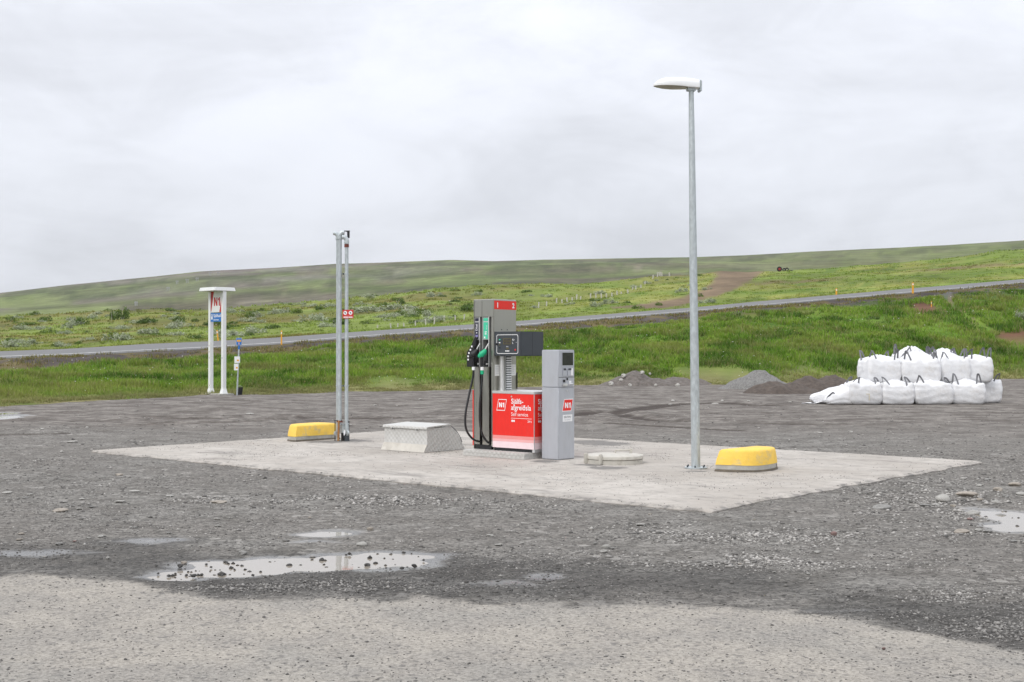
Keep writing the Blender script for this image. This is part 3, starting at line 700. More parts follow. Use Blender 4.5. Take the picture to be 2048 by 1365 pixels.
# ---- concrete apron
def build_slab():
    N = Vector((*at(1410, 1020), 0)); Lp = N - e1 * 11.5
    # local frame: origin at N, x = e1 (to -11.5), y = e2 (to 7.42)
    root_rot = E1
    nx, ny = 190, 124
    xs = np.linspace(-11.5, 0, nx); ys = np.linspace(0, 7.42, ny)
    XX, YY = np.meshgrid(xs, ys)
    jag = 0.17 * (fbm(XX * 2.2, YY * 2.2, 131, 4) - .5)
    XX2 = XX.copy(); YY2 = YY.copy()
    XX2[:, 0] += jag[:, 0]; XX2[:, -1] += jag[:, -1]; YY2[0] += jag[0]; YY2[-1] += jag[-1]
    Z = 0.004 * (fbm(XX / 1.3, YY / 1.3, 133, 3) - .5)
    Z[:, 0] -= .02; Z[:, -1] -= .02; Z[0] -= .02; Z[-1] -= .02
    v = np.stack([XX2.ravel(), YY2.ravel(), Z.ravel()], -1)
    idx = np.arange(nx * ny).reshape(ny, nx)
    f = [tuple(q) for q in np.stack([idx[:-1, :-1], idx[:-1, 1:], idx[1:, 1:], idx[1:, :-1]], -1).reshape(-1, 4)]
    ring = list(idx[0, :]) + list(idx[1:, -1]) + list(idx[-1, -2::-1]) + list(idx[-2:0:-1, 0])
    n0 = len(v); low = v[ring].copy(); low[:, 2] = -0.2
    v = np.concatenate([v, low])
    nr = len(ring)
    f += [(ring[i], n0 + i, n0 + (i + 1) % nr, ring[(i + 1) % nr]) for i in range(nr)]
    m = bpy.data.materials.new('worn_concrete'); m.use_nodes = True
    t = m.node_tree; b = t.nodes['Principled BSDF']; L = t.links.new
    c = t.nodes.new('ShaderNodeTexCoord')
    def noise(sc, det=6, ro=.65, st=(1, 1, 1), rot=0):
        mp = t.nodes.new('ShaderNodeMapping'); mp.inputs['Scale'].default_value = st; mp.inputs['Rotation'].default_value = (0, 0, rot)
        n = t.nodes.new('ShaderNodeTexNoise'); n.inputs['Scale'].default_value = sc; n.inputs['Detail'].default_value = det; n.inputs['Roughness'].default_value = ro
        L(c.outputs['Object'], mp.inputs[0]); L(mp.outputs[0], n.inputs['Vector']); return n.outputs['Fac']
    def rng_(v, a, b_, c_=0, d=1):
        n = t.nodes.new('ShaderNodeMapRange'); n.interpolation_type = 'SMOOTHSTEP'
        for k, x in zip(('From Min', 'From Max', 'To Min', 'To Max'), (a, b_, c_, d)): n.inputs[k].default_value = x
        L(v, n.inputs['Value']); return n.outputs[0]
    def mixc(fa, a, b_):
        n = t.nodes.new('ShaderNodeMix'); n.data_type = 'RGBA'; L(fa, n.inputs['Factor'])
        for i, q in ((6, a), (7, b_)):
            if isinstance(q, tuple): n.inputs[i].default_value = (*q, 1)
            else: L(q, n.inputs[i])
        return n.outputs[2]
    base = mixc(rng_(noise(0.5), .35, .65), (0.38, 0.345, 0.305), (0.49, 0.455, 0.41))
    base = mixc(rng_(noise(3.5, 7, .7), .40, .7, 0, .75), base, (0.335, 0.31, 0.275))
    base = mixc(rng_(noise(1.0, 7, .72, (0.55, 1.5, 1), math.radians(-20)), .52, .66, 0, .75), base, (0.22, 0.205, 0.187))
    base = mixc(rng_(noise(4.5, 8, .8, (.7, 1.6, 1), math.radians(-55)), .52, .63, 0, .7), base, (0.24, 0.225, 0.205))
    base = mixc(rng_(noise(22, 6, .8), .55, .68, 0, .6), base, (0.17, 0.158, 0.143))
    a = t.nodes.new('ShaderNodeAttribute'); a.attribute_name = 'grit'  # mask shared by spilled grit and painted contact shade
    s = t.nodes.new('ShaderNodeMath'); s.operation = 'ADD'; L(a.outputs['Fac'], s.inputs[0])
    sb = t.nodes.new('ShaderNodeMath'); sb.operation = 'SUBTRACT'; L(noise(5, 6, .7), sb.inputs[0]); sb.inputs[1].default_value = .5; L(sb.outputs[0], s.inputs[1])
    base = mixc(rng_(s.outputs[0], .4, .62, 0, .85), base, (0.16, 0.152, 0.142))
    L(base, b.inputs['Base Color']); b.inputs['Roughness'].default_value = .92; b.inputs['Specular IOR Level'].default_value = .2
    bp = t.nodes.new('ShaderNodeBump'); bp.inputs['Distance'].default_value = 0.003; L(noise(30, 6, .7), bp.inputs['Height']); L(bp.outputs[0], b.inputs['Normal'])
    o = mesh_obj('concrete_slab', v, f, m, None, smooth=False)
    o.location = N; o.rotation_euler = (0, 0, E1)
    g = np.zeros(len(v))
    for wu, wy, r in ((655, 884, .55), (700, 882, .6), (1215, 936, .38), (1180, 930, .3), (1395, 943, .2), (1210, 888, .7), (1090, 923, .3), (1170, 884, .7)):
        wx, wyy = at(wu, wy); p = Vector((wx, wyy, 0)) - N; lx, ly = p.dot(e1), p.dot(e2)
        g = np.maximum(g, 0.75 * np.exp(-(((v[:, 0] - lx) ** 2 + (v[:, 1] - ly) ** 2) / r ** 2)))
    for wu, wy, r in ((585, 884, .22), (610, 884, .25), (640, 881, .25), (1430, 945, .2), (1455, 948, .2), (1490, 950, .2), (1525, 947, .2), (1545, 942, .2), (1085, 920, .16), (1100, 922, .16), (1118, 924, .18), (1135, 921, .16), (1150, 918, .16), (930, 913, .16), (960, 914, .16), (990, 917, .16), (1020, 919, .16), (1048, 922, .2), (770, 898, .14), (800, 902, .14), (840, 907, .16), (880, 902, .16), (920, 898, .16), (1180, 922, .25), (1230, 934, .25), (1270, 930, .22), (960, 940, .4), (1300, 960, .5), (1120, 960, .35)):  # painted contact shade around standing things' feet, plus a few stray dark spots
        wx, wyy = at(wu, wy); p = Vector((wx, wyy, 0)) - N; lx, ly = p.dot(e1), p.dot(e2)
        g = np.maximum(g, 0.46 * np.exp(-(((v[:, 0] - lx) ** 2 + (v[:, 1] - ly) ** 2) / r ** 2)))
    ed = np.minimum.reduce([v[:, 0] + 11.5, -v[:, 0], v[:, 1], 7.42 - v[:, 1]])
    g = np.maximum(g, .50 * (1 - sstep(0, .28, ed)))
    add_float_attr(o, 'grit', g); tag(o, kind='structure')  # holds real grit at the edges and the contact shade painted round bases
build_slab()

# ================================================================== LOOSE STONE
def ico():
    bm = bmesh.new(); bmesh.ops.create_icosphere(bm, subdivisions=1, radius=1)
    v = np.array([x.co[:] for x in bm.verts]); f = np.array([[q.index for q in p.verts] for p in bm.faces]); bm.free(); return v, f
ICO_V, ICO_F = ico()
OCT_V = np.array([(1, 0, 0), (-1, 0, 0), (0, 1, 0), (0, -1, 0), (.2, .1, .85), (-.1, 0, -.8), ], float)
OCT_F = np.array([(0, 2, 4), (2, 1, 4), (1, 3, 4), (3, 0, 4), (2, 0, 5), (1, 2, 5), (3, 1, 5), (0, 3, 5)])
def stones_mesh(name, P, S, colr, flat, material, parent=None, cheap=False):
    n = len(P); r = np.random.default_rng(5)
    ICO_V, ICO_F = (OCT_V, OCT_F) if cheap else (globals()['ICO_V'], globals()['ICO_F'])
    var = ICO_V[None] * (1 + 0.28 * (r.random((10, len(ICO_V), 1)) - .5)) * (1 + .3 * (r.random((10, 1, 3)) - .5))
    k = r.integers(0, 10, n); a = r.random(n) * 6.283
    V = var[k] * S[:, None, None]; V[:, :, 2] *= flat[:, None]
    ca, sa = np.cos(a)[:, None], np.sin(a)[:, None]
    x = V[:, :, 0] * ca - V[:, :, 1] * sa; y = V[:, :, 0] * sa + V[:, :, 1] * ca
    V = np.stack([x, y, V[:, :, 2]], -1) + P[:, None, :]
    Fc = ICO_F[None] + (np.arange(n) * len(ICO_V))[:, None, None]
    cc = np.repeat(colr, len(ICO_V), axis=0)
    return np_mesh(name, V.reshape(-1, 3), Fc.reshape(-1, 3), material, cc, smooth=False, parent=parent)
M['stone'] = attr_mat('loose_stone', 0.88, noise=[(25, .18)], spec=0.3)
def slab_local(X, Y):
    N = at(1410, 1020); dx, dy = X - N[0], Y - N[1]
    return dx * e1.x + dy * e1.y, dx * e2.x + dy * e2.y
def on_slab(X, Y, mrg=0.0):
    lx, ly = slab_local(X, Y); return (lx > -11.5 - mrg) & (lx < mrg) & (ly > -mrg) & (ly < 7.42 + mrg)
def gravel():
    r = np.random.default_rng(21)
    n = 150000
    u = r.uniform(-150, 2200, n); y = 800 + (1365 - 800) * r.random(n) ** 0.85
    d = F * 1.63 / (y - 700); X = (u - 1024) / F * d; Y = d
    yb = np.interp(X, bxX, bxY)
    dry = Y < yb - 0.1 + .3 * (fbm(X * 2, Y * 2, 3, 2) - .5)
    patch = fbm(X / 1.3, Y / 1.0, 201, 4)
    stony = np.zeros(n)
    for su, sy_, sru, sry in ((1520, 1122, 330, 20), (1900, 1008, 170, 40), (1930, 1212, 150, 30), (1180, 1112, 150, 13), (1960, 1075, 140, 12), (560, 1172, 380, 12), (1500, 1070, 300, 20), (2000, 1262, 120, 20), (700, 1000, 420, 14)):
        q = ((u - su) / sru) ** 2 + ((y - sy_) / sry) ** 2; stony = np.maximum(stony, np.exp(-q) * sstep(.3, .55, fbm(X / .5, Y / .5, 203, 3)))
    pr = np.where(dry, 0.10, 0.12 + .42 * sstep(.42, .62, patch) + 1.1 * stony)
    pr = np.where(Y > 20, pr * .5, pr)
    dip = puddle_field(X, Y); water = dip > 0.02; soak = dip > .007
    pr = np.where(soak, pr * .35, pr); pr = np.where(water, np.where((u < 500) & (u > 250), .12, 0.015), pr)
    keep = (r.random(n) < pr) & ~on_slab(X, Y, 0.0)
    X, Y, dry, water = X[keep], Y[keep], dry[keep], water[keep]; n = len(X)
    S = 0.0062 * np.exp(r.normal(0, .42, n)) * np.clip(Y / 9.5, .75, 2.4) * (1 + .75 * stony[keep])
    S = np.clip(S, .003, .035); S = np.where(dry, S * .8, S); S = np.where(water, S * 1.9, S)
    flat = r.uniform(.4, .8, n)
    Z = np.where(water, WATERZ, lot_z(X, Y)) + S * flat * .25
    tone = r.uniform(.08, .30, n); tone = np.where(r.random(n) < .14 + .4 * stony[keep], r.uniform(.3, .44, n), tone)
    tone = np.where(dry & (r.random(n) < .7), r.uniform(.06, .16, n), tone)
    tone = np.where(water, r.uniform(.035, .10, n), tone)
    yb = np.interp(X, bxX, bxY); wetb = np.exp(-((Y - yb - .6) / .9) ** 2); tone = tone * (1 - .35 * wetb * ~dry)
    c = np.stack([tone * 1.05, tone, tone * .93], -1)
    o = stones_mesh('gravel', np.stack([X, Y, Z], -1), S, c, flat, M['stone'], cheap=True); tag(o, 'small loose grey gravel strewn over the lot', 'gravel', kind='stuff')
    # grit swept on to the concrete
    n = 9000; N = Vector((*at(1410, 1020), 0))
    lx = r.uniform(-11.5, 0, n); ly = r.uniform(0, 7.42, n)
    ed = np.minimum.reduce([lx + 11.5, -lx, ly, 7.42 - ly])
    keep = r.random(n) < (.10 + 1.0 * np.exp(-ed / .10) + .8 * sstep(.58, .68, fbm(lx, ly, 207, 3)))
    lx, ly = lx[keep], ly[keep]; n = len(lx)
    X = N.x + e1.x * lx + e2.x * ly; Y = N.y + e1.y * lx + e2.y * ly
    S = r.uniform(.003, .0075, n); flat = r.uniform(.4, .8, n); tone = r.uniform(.05, .2, n)
    o = stones_mesh('grit', np.stack([X, Y, S * flat * .3], -1), S, np.stack([tone, tone * .97, tone * .93], -1), flat, M['stone']); tag(o, 'dark grit scattered over the pale concrete slab', 'grit', kind='stuff')
gravel()

def boulder_mesh(seed):
    r = random.Random(seed); bm = bmesh.new(); bmesh.ops.create_icosphere(bm, subdivisions=3, radius=1)
    ph = [Vector((r.uniform(-1, 1), r.uniform(-1, 1), r.uniform(-1, 1))).normalized() for _ in range(9)]
    for v in bm.verts:
        n = v.co.normalized(); k = 1.0
        for p in ph:
            q = n.dot(p)
            if q > .62: k -= (q - .62) * .55
        v.co = n * k * (1 + .02 * math.sin(9 * n.x + seed) * math.sin(8 * n.y))
    me = bpy.data.meshes.new('stone'); bm.to_mesh(me); bm.free()
    me.polygons.foreach_set('use_smooth', [True] * len(me.polygons)); return me
STONE_M = [mat('stone_pale', (0.43, 0.415, 0.38), .9, 0, .16, 6, .01, 20), mat('stone_tan', (0.40, 0.355, 0.30), .9, 0, .16, 6, .01, 20), mat('stone_grey', (0.31, 0.30, 0.28), .9, 0, .2, 6, .01, 20), mat('stone_rosy', (0.30, 0.20, 0.18), .9, 0, .15, 6, .01, 20), mat('stone_dark_wet', (0.10, 0.095, 0.088), .5, 0, .2, 6, .01, 20)]
STONE_ME = {}
def stone(u, y, wpx, hk, tone, label, group=None, buried=.35):
    X, Y = at(u, y, GZ); k = random.randrange(6); key = (k, tone)
    if key not in STONE_ME:
        me = boulder_mesh(k); me.materials.append(STONE_M[tone]); STONE_ME[key] = me
    o = link(bpy.data.objects.new('stone', STONE_ME[key]))
    w = wpx / F * Y / 2
    o.scale = (w, w * random.uniform(.7, 1.0), w * hk); o.rotation_euler = (random.uniform(-.1, .1), random.uniform(-.1, .1), random.uniform(0, 6))
    o.rotation_euler = (0, 0, random.uniform(-.5, .5) + random.choice((0, 3.1)))
    z = float(lot_z(np.array([X]), np.array([Y]))[0]); o.location = (X, Y, z + .006 + w * hk * (.95 - 2 * buried))
    tag(o, label, 'stone', group); return o
stone(1884, 1004, 33, .62, 0, 'rounded pale grey boulder, tallest stone in the cluster by the cobble-ringed puddle', None, .2)
stone(1936, 993, 52, .30, 1, 'long low tan stone half buried beside the rounded boulder')
stone(1762, 1017, 42, .30, 2, 'broad flat grey slab stone between the yellow block and the puddle stones')
stone(1667, 1070, 15, .8, 3, 'small rosy stone alone on the dark gravel before the slab corner')
stone(122, 1022, 34, .26, 1, 'largest flat tan stone, embedded in gravel near the puddles', None, .3)
stone(437, 1005, 40, .14, 1, 'thin square tan slab lying flush in the gravel')
stone(724, 1091, 26, .42, 0, 'pale rounded stone on the far shore of the long puddle')
stone(741, 1060, 16, .6, 1, 'small tan stone at the end of the shallow wet patch')
stone(1212, 1099, 20, .6, 0, 'pale stone sitting in a small dark hollow of the gravel')
stone(1207, 1107, 18, .4, 0, 'flat pale stone touching the stone in the dark hollow')
stone(485, 1108, 22, .5, 2, 'grey stone poking from the rim of the long puddle')
stone(217, 1117, 9, .9, 0, 'small white chip standing on dark wet gravel')
stone(368, 1124, 16, .4, 1, 'tan stone on the near shore of the long puddle, narrow end')
stone(120, 1089, 18, .4, 2, 'low grey stone in the streak of shallow water')
GL = {'right': 'cobble in the cluster around the cobble-ringed puddle', 'left': 'flat stone embedded in gravel beyond the slab corner near the long puddle', 'mid': 'cobble on the gravel between slab and dry strip', 'wet': 'wet stone standing in the long puddle', 'far': 'stone on the churned earth beyond the slab'}
TONE = ('pale', 'tan', 'grey', 'rosy', 'dark')
def stone_label(w, tn, k): return ('large ' if w > 21 else 'small ' if w < 13 else 'middling ') + TONE[tn] + ' ' + GL[k]
GG = {k: v for k, v in {'right': 'cobbles round the ringed puddle', 'left': 'embedded stones near the slab corner', 'mid': 'cobbles in front of the slab', 'wet': 'wet stones in the long puddle', 'far': 'stones on the churned earth'}.items()}
for u, y, w, h, tn in ((1946, 1025, 30, .38, 0), (2000, 1027, 26, .35, 2), (1995, 982, 22, .5, 1), (2030, 972, 30, .4, 1), (1960, 972, 18, .4, 0), (1990, 1005, 20, .4, 0), (2010, 995, 16, .5, 2), (1958, 1000, 16, .4, 1), (1922, 1066, 34, .3, 1), (1955, 1062, 20, .35, 0), (1975, 1065, 22, .3, 2), (1850, 1012, 24, .3, 2), (1870, 1010, 18, .35, 0), (2025, 1085, 18, .35, 2), (1905, 1012, 14, .4, 1), (2040, 990, 24, .4, 0), (1975, 960, 16, .4, 2), (1940, 1040, 14, .4, 3), (1925, 958, 14, .4, 0)):
    stone(u, y, w, h, tn, stone_label(w, tn, 'right'), GG['right'])
for u, y, w, h, tn in ((15, 986, 22, .2, 0), (60, 990, 12, .3, 0), (52, 996, 14, .2, 2), (165, 999, 14, .25, 0), (160, 1018, 14, .3, 0), (184, 1015, 16, .25, 2), (130, 1005, 12, .3, 0), (238, 951, 20, .25, 1), (242, 1005, 26, .25, 0), (270, 984, 26, .2, 0), (340, 993, 18, .2, 0), (435, 1039, 16, .3, 0), (437, 1053, 14, .35, 0), (205, 1073, 20, .25, 0), (178, 1076, 12, .3, 0), (43, 1068, 16, .25, 1), (40, 1080, 16, .25, 1), (146, 885, 24, .2, 0), (124, 905, 8, .8, 0), (100, 950, 12, .2, 0), (270, 1056, 14, .2, 2), (150, 1083, 10, .3, 3), (338, 1067, 10, .5, 2)):
    stone(u, y, w, h, tn, stone_label(w, tn, 'left'), GG['left'])
for u, y, w, h, tn in ((980, 1074, 18, .3, 0), (998, 1092, 18, .3, 0), (1283, 1051, 24, .25, 0), (1635, 1106, 18, .3, 0), (1617, 1150, 12, .4, 0), (1660, 1112, 10, .4, 0), (1600, 1060, 12, .3, 2), (1190, 1090, 10, .5, 2), (1225, 1100, 10, .5, 2), (1625, 1092, 9, .4, 0), (1480, 1131, 9, .4, 1), (1548, 1147, 9, .4, 0), (1380, 1117, 10, .4, 0), (1420, 1133, 9, .4, 2), (1766, 1300, 10, .5, 3), (705, 952, 10, .3, 1), (600, 942, 8, .4, 0), (1043, 1089, 12, .3, 0), (1926, 1186, 10, .4, 0), (620, 1036, 9, .4, 1), (1300, 985 + 45, 10, .3, 1)):
    stone(u, y, w, h, tn, stone_label(w, tn, 'mid'), GG['mid'])
for u, y in ((540, 1120), (580, 1127), (600, 1126), (625, 1116), (645, 1117), (560, 1131), (500, 1139), (505, 1151), (453, 1123), (470, 1136), (425, 1133), (412, 1126), (375, 1140), (372, 1148), (390, 1152), (350, 1143), (405, 1147), (432, 1146), (340, 1150), (320, 1146), (690, 1108), (697, 1107), (720, 1112), (768, 1118), (775, 1135), (805, 1138), (848, 1119), (830, 1133), (760, 1122), (520, 1140), (445, 1148), (362, 1133), (484, 1128), (655, 1130), (735, 1128)):
    w = 6 + 9 * random.random() ** 2; stone(u + random.uniform(-3, 3), y, w, random.uniform(.55, .9), 4, ('bigger ' if w > 11.5 else 'smaller ' if w < 9 else '') + 'dark wet stone standing in the long puddle', GG['wet'], .1)
for u, y, w, h in ((1345, 803, 10, .5), (1340, 808, 10, .3), (1430, 807, 16, .25), (1497, 805, 8, .5), (1445, 802, 9, .4), (1580, 806, 9, .3), (175, 854, 9, .5), (85, 862, 8, .6), (1385, 868, 10, .3), (1640, 868, 12, .3), (1700, 865, 14, .25), (840, 800, 9, .4), (700, 850, 9, .3), (500, 828, 20, .15), (750, 812, 9, .35)):
    stone(u, y, w, h, 0, stone_label(w + 4, 0, 'far'), GG['far'])

# ================================================================== FUEL DISPENSER
def dispenser():
    c1 = (-0.27, 19.12, 0.0)
    T = thing('fuel_dispenser', 'stainless two-hose fuel dispenser with red self-service cabinet on the concrete slab', 'fuel pump', c1, E1)
    pl = rbox('plinth', -.446, .785, -.22, .74, .0, .045, M['tread'], T, .004)
    rbox('plinth_top', -.44, .779, -.214, .734, .045, .09, M['tread'], T, .006)
    Z0, Z1 = .09, 2.354
    col = rbox('column', -.415, -.004, .10, .505, Z0 + .02, Z1 - .006, M['black'], T, 0)
    rbox('side_panel', -.012, 0, .0, .51, Z0, Z1, M['steel'], T, .003)           # panel with the numbers
    rbox('side_panel', -.42, -.408, .0, .51, Z0, Z1, M['steel'], T, .003)
    rbox('red_side_cover', -.444, -.4205, .002, .07, .14, .985, M['red'], T, .003)
    rbox('rear_panel', -.407, -.013, .498, .51, Z0, Z1, M['steel'], T, .002)
    rbox('top_cap', -.419, -.001, .001, .509, Z1 + .0005, Z1 + .012, M['alu'], T, .003)
    rbox('head_panel', -.407, -.252, .004, .10, 2.10, Z1 - .001, M['steel'], T, .003)
    rbox('head_panel', -.249, -.013, .004, .10, 2.10, Z1 - .001, M['steel'], T, .003)
    rbox('corner_post', -.062, -.013, .003, .099, Z0 + .05, 2.098, M['steel'], T, .003)
    rbox('lower_panel', -.407, -.296, .004, .10, .16, 1.34, M['steel'], T, .003)
    rbox('lower_panel', -.243, -.106, .004, .10, .16, 1.34, M['steel'], T, .003)
    rbox('foot_trim', -.407, -.063, .012, .10, Z0 + .001, .157, M['black'], T, .002)
    # slim rails either side of the nozzle bays
    for a, b_ in ((-.3125, -.297), (-.242, -.234), (-.122, -.106)):
        rbox('bay_rail', a, b_, .004, .099, 1.342, 2.098, M['alu'], T, .001)
    # product panels
    for nm, a, b_, mm in (('diesel_panel', -.404, -.316, 'navy'), ('petrol_panel', -.231, -.125, 'mint')):
        P = rbox(nm, a, b_, .010, .03, 1.755, 2.09, M['alu'], T, .001)
        pm = rbox('print_field', a + .008, b_ - .008, .007, .0098, 1.765, 2.018, M[mm], P, 0)
        rbox('print_field', a + .008, b_ - .008, .007, .0098, 2.036, 2.082, M[mm], P, 0)
        if mm == 'navy':
            text('Dísel', .055, front(.0068), (-.345, 1.89), M['white'], P, rot=math.pi / 2, bold=.012, width=.10)
            prism('print_mark', [(-.385, 1.772), (-.352, 1.772), (-.352, 1.795), (-.385, 1.795)], front(.0068), .001, M['white'], P)
            prism('print_mark', [(-.385, 1.80), (-.335, 1.80), (-.335, 1.825), (-.385, 1.825)], front(.0068), .001, M['lilac'], P)
            prism('print_mark', [(-.36 + .010 * math.cos(q), 1.858 + .010 * math.sin(q)) for q in np.linspace(0, 5.5, 12)], front(.0068), .001, M['white'], P)
        else:
            text('95', .062, front(.0068), (-.152, 1.825), M['white'], P, rot=math.pi / 2, bold=.014)
            text('oktan', .03, front(.0068), (-.15, 1.905), M['white'], P, rot=math.pi / 2)
            prism('print_mark', [(-.212, 1.772), (-.185, 1.772), (-.185, 1.80), (-.212, 1.80)], front(.0068), .001, M['white'], P)
    # number panel on the right-hand face
    for yy in (.17, .30): cyl('screw', (.0005, yy, 1.905), (.004, yy, 1.905), .009, M['dkgrey'], T, n=8)
    N = rbox('number_panel', .0005, .004, .002, .508, 2.212, 2.343, M['red'], T, 0)
    text('1', .105, right(.0042), (.075, 2.24), M['white'], N, bold=.04, align='CENTER', name='numeral')
    text('2', .105, right(.0042), (.438, 2.24), M['white'], N, bold=.04, align='CENTER', name='numeral')
    # nozzles
    def nozzle(nm, x, y, z, body, guard):
        bm_pts = [(x - .01, y - .02, z - .17), (x - .012, y - .03, z - .05), (x - .005, y - .025, z + .02), (x + .01, y + .0, z + .09)]
        Nz = tube(nm, bm_pts, .03, M['black'], T, n=12, radii=[.02, .024, .03, .026])
        tube('grip_cover', [(x - .055, y - .045, z - .015), (x - .015, y - .03, z + .02), (x + .015, y - .01, z + .055), (x + .035, y + .008, z + .10)], .04, M[body], Nz, n=12, radii=[.028, .048, .044, .02])
        tube('spout', [(x + .03, y + .0, z + .09), (x + .05, y + .015, z + .14), (x + .075, y + .035, z + .19)], .011, M['alu'], Nz, n=10)
        tube('lever', [(x + .03, y - .02, z - .10), (x + .055, y - .03, z - .05), (x + .04, y - .02, z + .02)], .006, M['black'], Nz, n=8)
        cyl('collar', (x - .01, y - .02, z - .215), (x - .01, y - .02, z - .165), .026, M['white'], Nz)
        if body == 'green': cyl('collar', (x - .01, y - .02, z - .275), (x - .01, y - .02, z - .217), .026, M['green'], Nz)
        cyl('holster_clip', (x + .06, y + .0, z - .12), (x + .06, y + .03, z - .12), .012, M['alu'], Nz, n=10)
        return Nz
    ng = nozzle('petrol_nozzle', -.165, -.055, 1.505, 'green', False)
    nd = nozzle('diesel_nozzle', -.345, -.05, 1.505, 'black', True)
    # large black guard over the diesel grip, with its row of white marks
    g = prism('guard', [(-.055, -.20), (.035, -.20), (.05, -.09), (.05, .02), (.10, .245), (.065, .255), (.0, .10), (-.055, .02)], lambda a, b, c: (-.40 + a, -.10 + .4 * a + c * .0 + (c), 1.54 + b), .035, M['black'], nd, .006)
    for k in range(5):
        s = k / 4.0; a = -.03 + .055 * max(0, s - .35) / .65; b_ = -.09 + .20 * s
        prism('guard_mark', [(a - .008, b_ - .013), (a + .012, b_ - .013), (a + .012, b_ + .013), (a - .008, b_ + .013)], lambda p, q, c: (-.40 + p, -.10 + .4 * p - .004 + c, 1.54 + q), .003, M['white'], nd)
    # nozzle boots in the bays
    rbox('nozzle_boot', -.400, -.318, .03, .097, 1.345, 1.43, M['rubber'], T, .01)
    rbox('nozzle_boot', -.228, -.127, .03, .097, 1.345, 1.43, M['rubber'], T, .01)
    # hoses
    tube('hose', [(-.355, -.07, 1.30), (-.36, -.085, 1.16), (-.37, -.16, .90), (-.37, -.235, .62), (-.355, -.235, .40), (-.32, -.13, .25), (-.275, -.0, .20), (-.268, .05, .195)], .0165, M['rubber'], T, n=12)
    tube('hose', [(-.175, -.075, 1.24), (-.175, -.085, 1.08), (-.178, -.12, .80), (-.175, -.125, .52), (-.150, -.10, .33), (-.11, -.04, .215), (-.085, .04, .18)], .0165, M['rubber'], T, n=12)
    # duct, conduit and notices on the right-hand face, between cabinet and display
    cyl('conduit', (.055, .115, .985), (.055, .115, 1.50), .032, M['alu'], T)
    D = rbox('cable_duct', .001, .05, .19, .345, .985, 1.505, M['alu'], T, .003); rbox('duct_slot', .0502, .052, .205, .335, .99, 1.50, M['dkgrey'], D, 0)
    for k in range(14):
        z = 1.0 + k * .0355
        for y0, y1 in ((.218, .266), (.279, .327)):
            rbox('slat', .0525, .064, y0 - .004, y1 + .004, z, z + .021, M['signwhite'], D, 0)
    for y0, y1 in ((.015, .135), (.40, .50)):
        P = rbox('notice_sheet', .0008, .003, y0, y1, 1.205, 1.375, M['paper'], T, 0)
        for q in range(5): rbox('print_line', .0031, .0036, y0 + .015, y1 - .02 - .02 * (q % 2), 1.345 - q * .027, 1.350 - q * .027, M['kiosk'], P, 0)
    rbox('access_flap', .0, .012, .511, .53, 1.0, 1.25, M['black'], T, 0)
    # display head
    H = rbox('display_head', .003, .533, -.002, .525, 1.507, 1.872, M['dkgrey'], T, .008)
    frame_mesh('outline', rrect(.052, .480, 1.54, 1.828, .03), rrect(.060, .472, 1.548, 1.820, .024), front(-.002), .001, M['white'], H)
    rbox('display', .185, .345, -.006, -.0022, 1.727, 1.772, M['lcd'], H, .001); rbox('display', .185, .345, -.006, -.0022, 1.680, 1.722, M['lcd'], H, .001)
    for r_ in range(2):
        for k in range(5): prism('digit', [(.205 + .027 * k, 1.737 - .045 * r_), (.220 + .027 * k, 1.737 - .045 * r_), (.220 + .027 * k, 1.762 - .045 * r_), (.205 + .027 * k, 1.762 - .045 * r_)], front(-.0062), .0005, M['navy'], H)
    text('Kr', .042, front(-.0022), (.365, 1.735), M['white'], H, bold=.01); text('L', .042, front(-.0022), (.365, 1.69), M['white'], H, bold=.01)
    text('Kr/L', .024, front(-.0022), (.27, 1.64), M['white'], H, align='CENTER')
    rbox('display', .245, .295, -.005, -.0022, 1.605, 1.632, M['lcd'], H, 0)
    [prism('print_mark', [(.228 + .016 * k, 1.573), (.240 + .016 * k, 1.573), (.240 + .016 * k, 1.592 - .004 * (k % 2)), (.228 + .016 * k, 1.592 - .004 * (k % 2))], front(-.0022), .0012, M['white'], H) for k in range(5)]
    text('=', .03, front(-.0022), (.435, 1.70), M['white'], H)
    for z, mm in ((1.752, 'mint'), (1.706, 'white'), (1.675, 'lcd'), (1.63, 'black')):
        rbox('button', .10, .13, -.006, -.0022, z - .008, z + .008, M[mm], H, .001)
    cyl('stop_mark', (.425, -.0022, 1.60), (.425, -.006, 1.60), .013, M['red'], H, n=14)
    cyl('key_lock', (.055, -.0022, 1.685), (.055, -.02, 1.685), .016, M['black'], H, n=12)
    rbox('seam', .5335, .5345, .262, .266, 1.515, 1.864, M['black'], H, 0)
    # red cabinet
    X0, X1, Y0, Y1 = .004, .817, -.04, .56
    K = rbox('cabinet', X0, X1, Y0, Y1, .322, .945, M['red'], T, .003)
    rbox('stripe', X0, X1, Y0, Y1, .272, .3215, M['pink'], T, .002)
    rbox('stripe', X0, X1, Y0, Y1, .233, .2715, M['pink2'], T, .002)
    rbox('stripe', X0, X1, Y0, Y1, .137, .2325, M['pink3'], T, .002)
    rbox('cabinet_lid', X0 - .006, X1 + .008, Y0 - .008, Y1 + .008, .9455, .985, M['alu'], T, .006)
    rbox('cabinet_base', X0 + .02, X1 - .02, Y0 + .025, Y1 - .02, .0905, .136, M['black'], T, 0)
    rbox('base_foot', X1 - .05, X1 - .003, Y0 + .02, Y1 - .05, .091, .1365, M['alu'], T, 0)
    rbox('corner_trim', X1 - .001, X1 + .003, Y0 - .003, Y0 + .012, .14, .944, M['alu'], T, 0)
    cyl('cabinet_lock', (.385, Y0, .905), (.385, Y0 - .006, .905), .012, M['alu'], K, n=14)
    fy = front(Y0 - .0005)
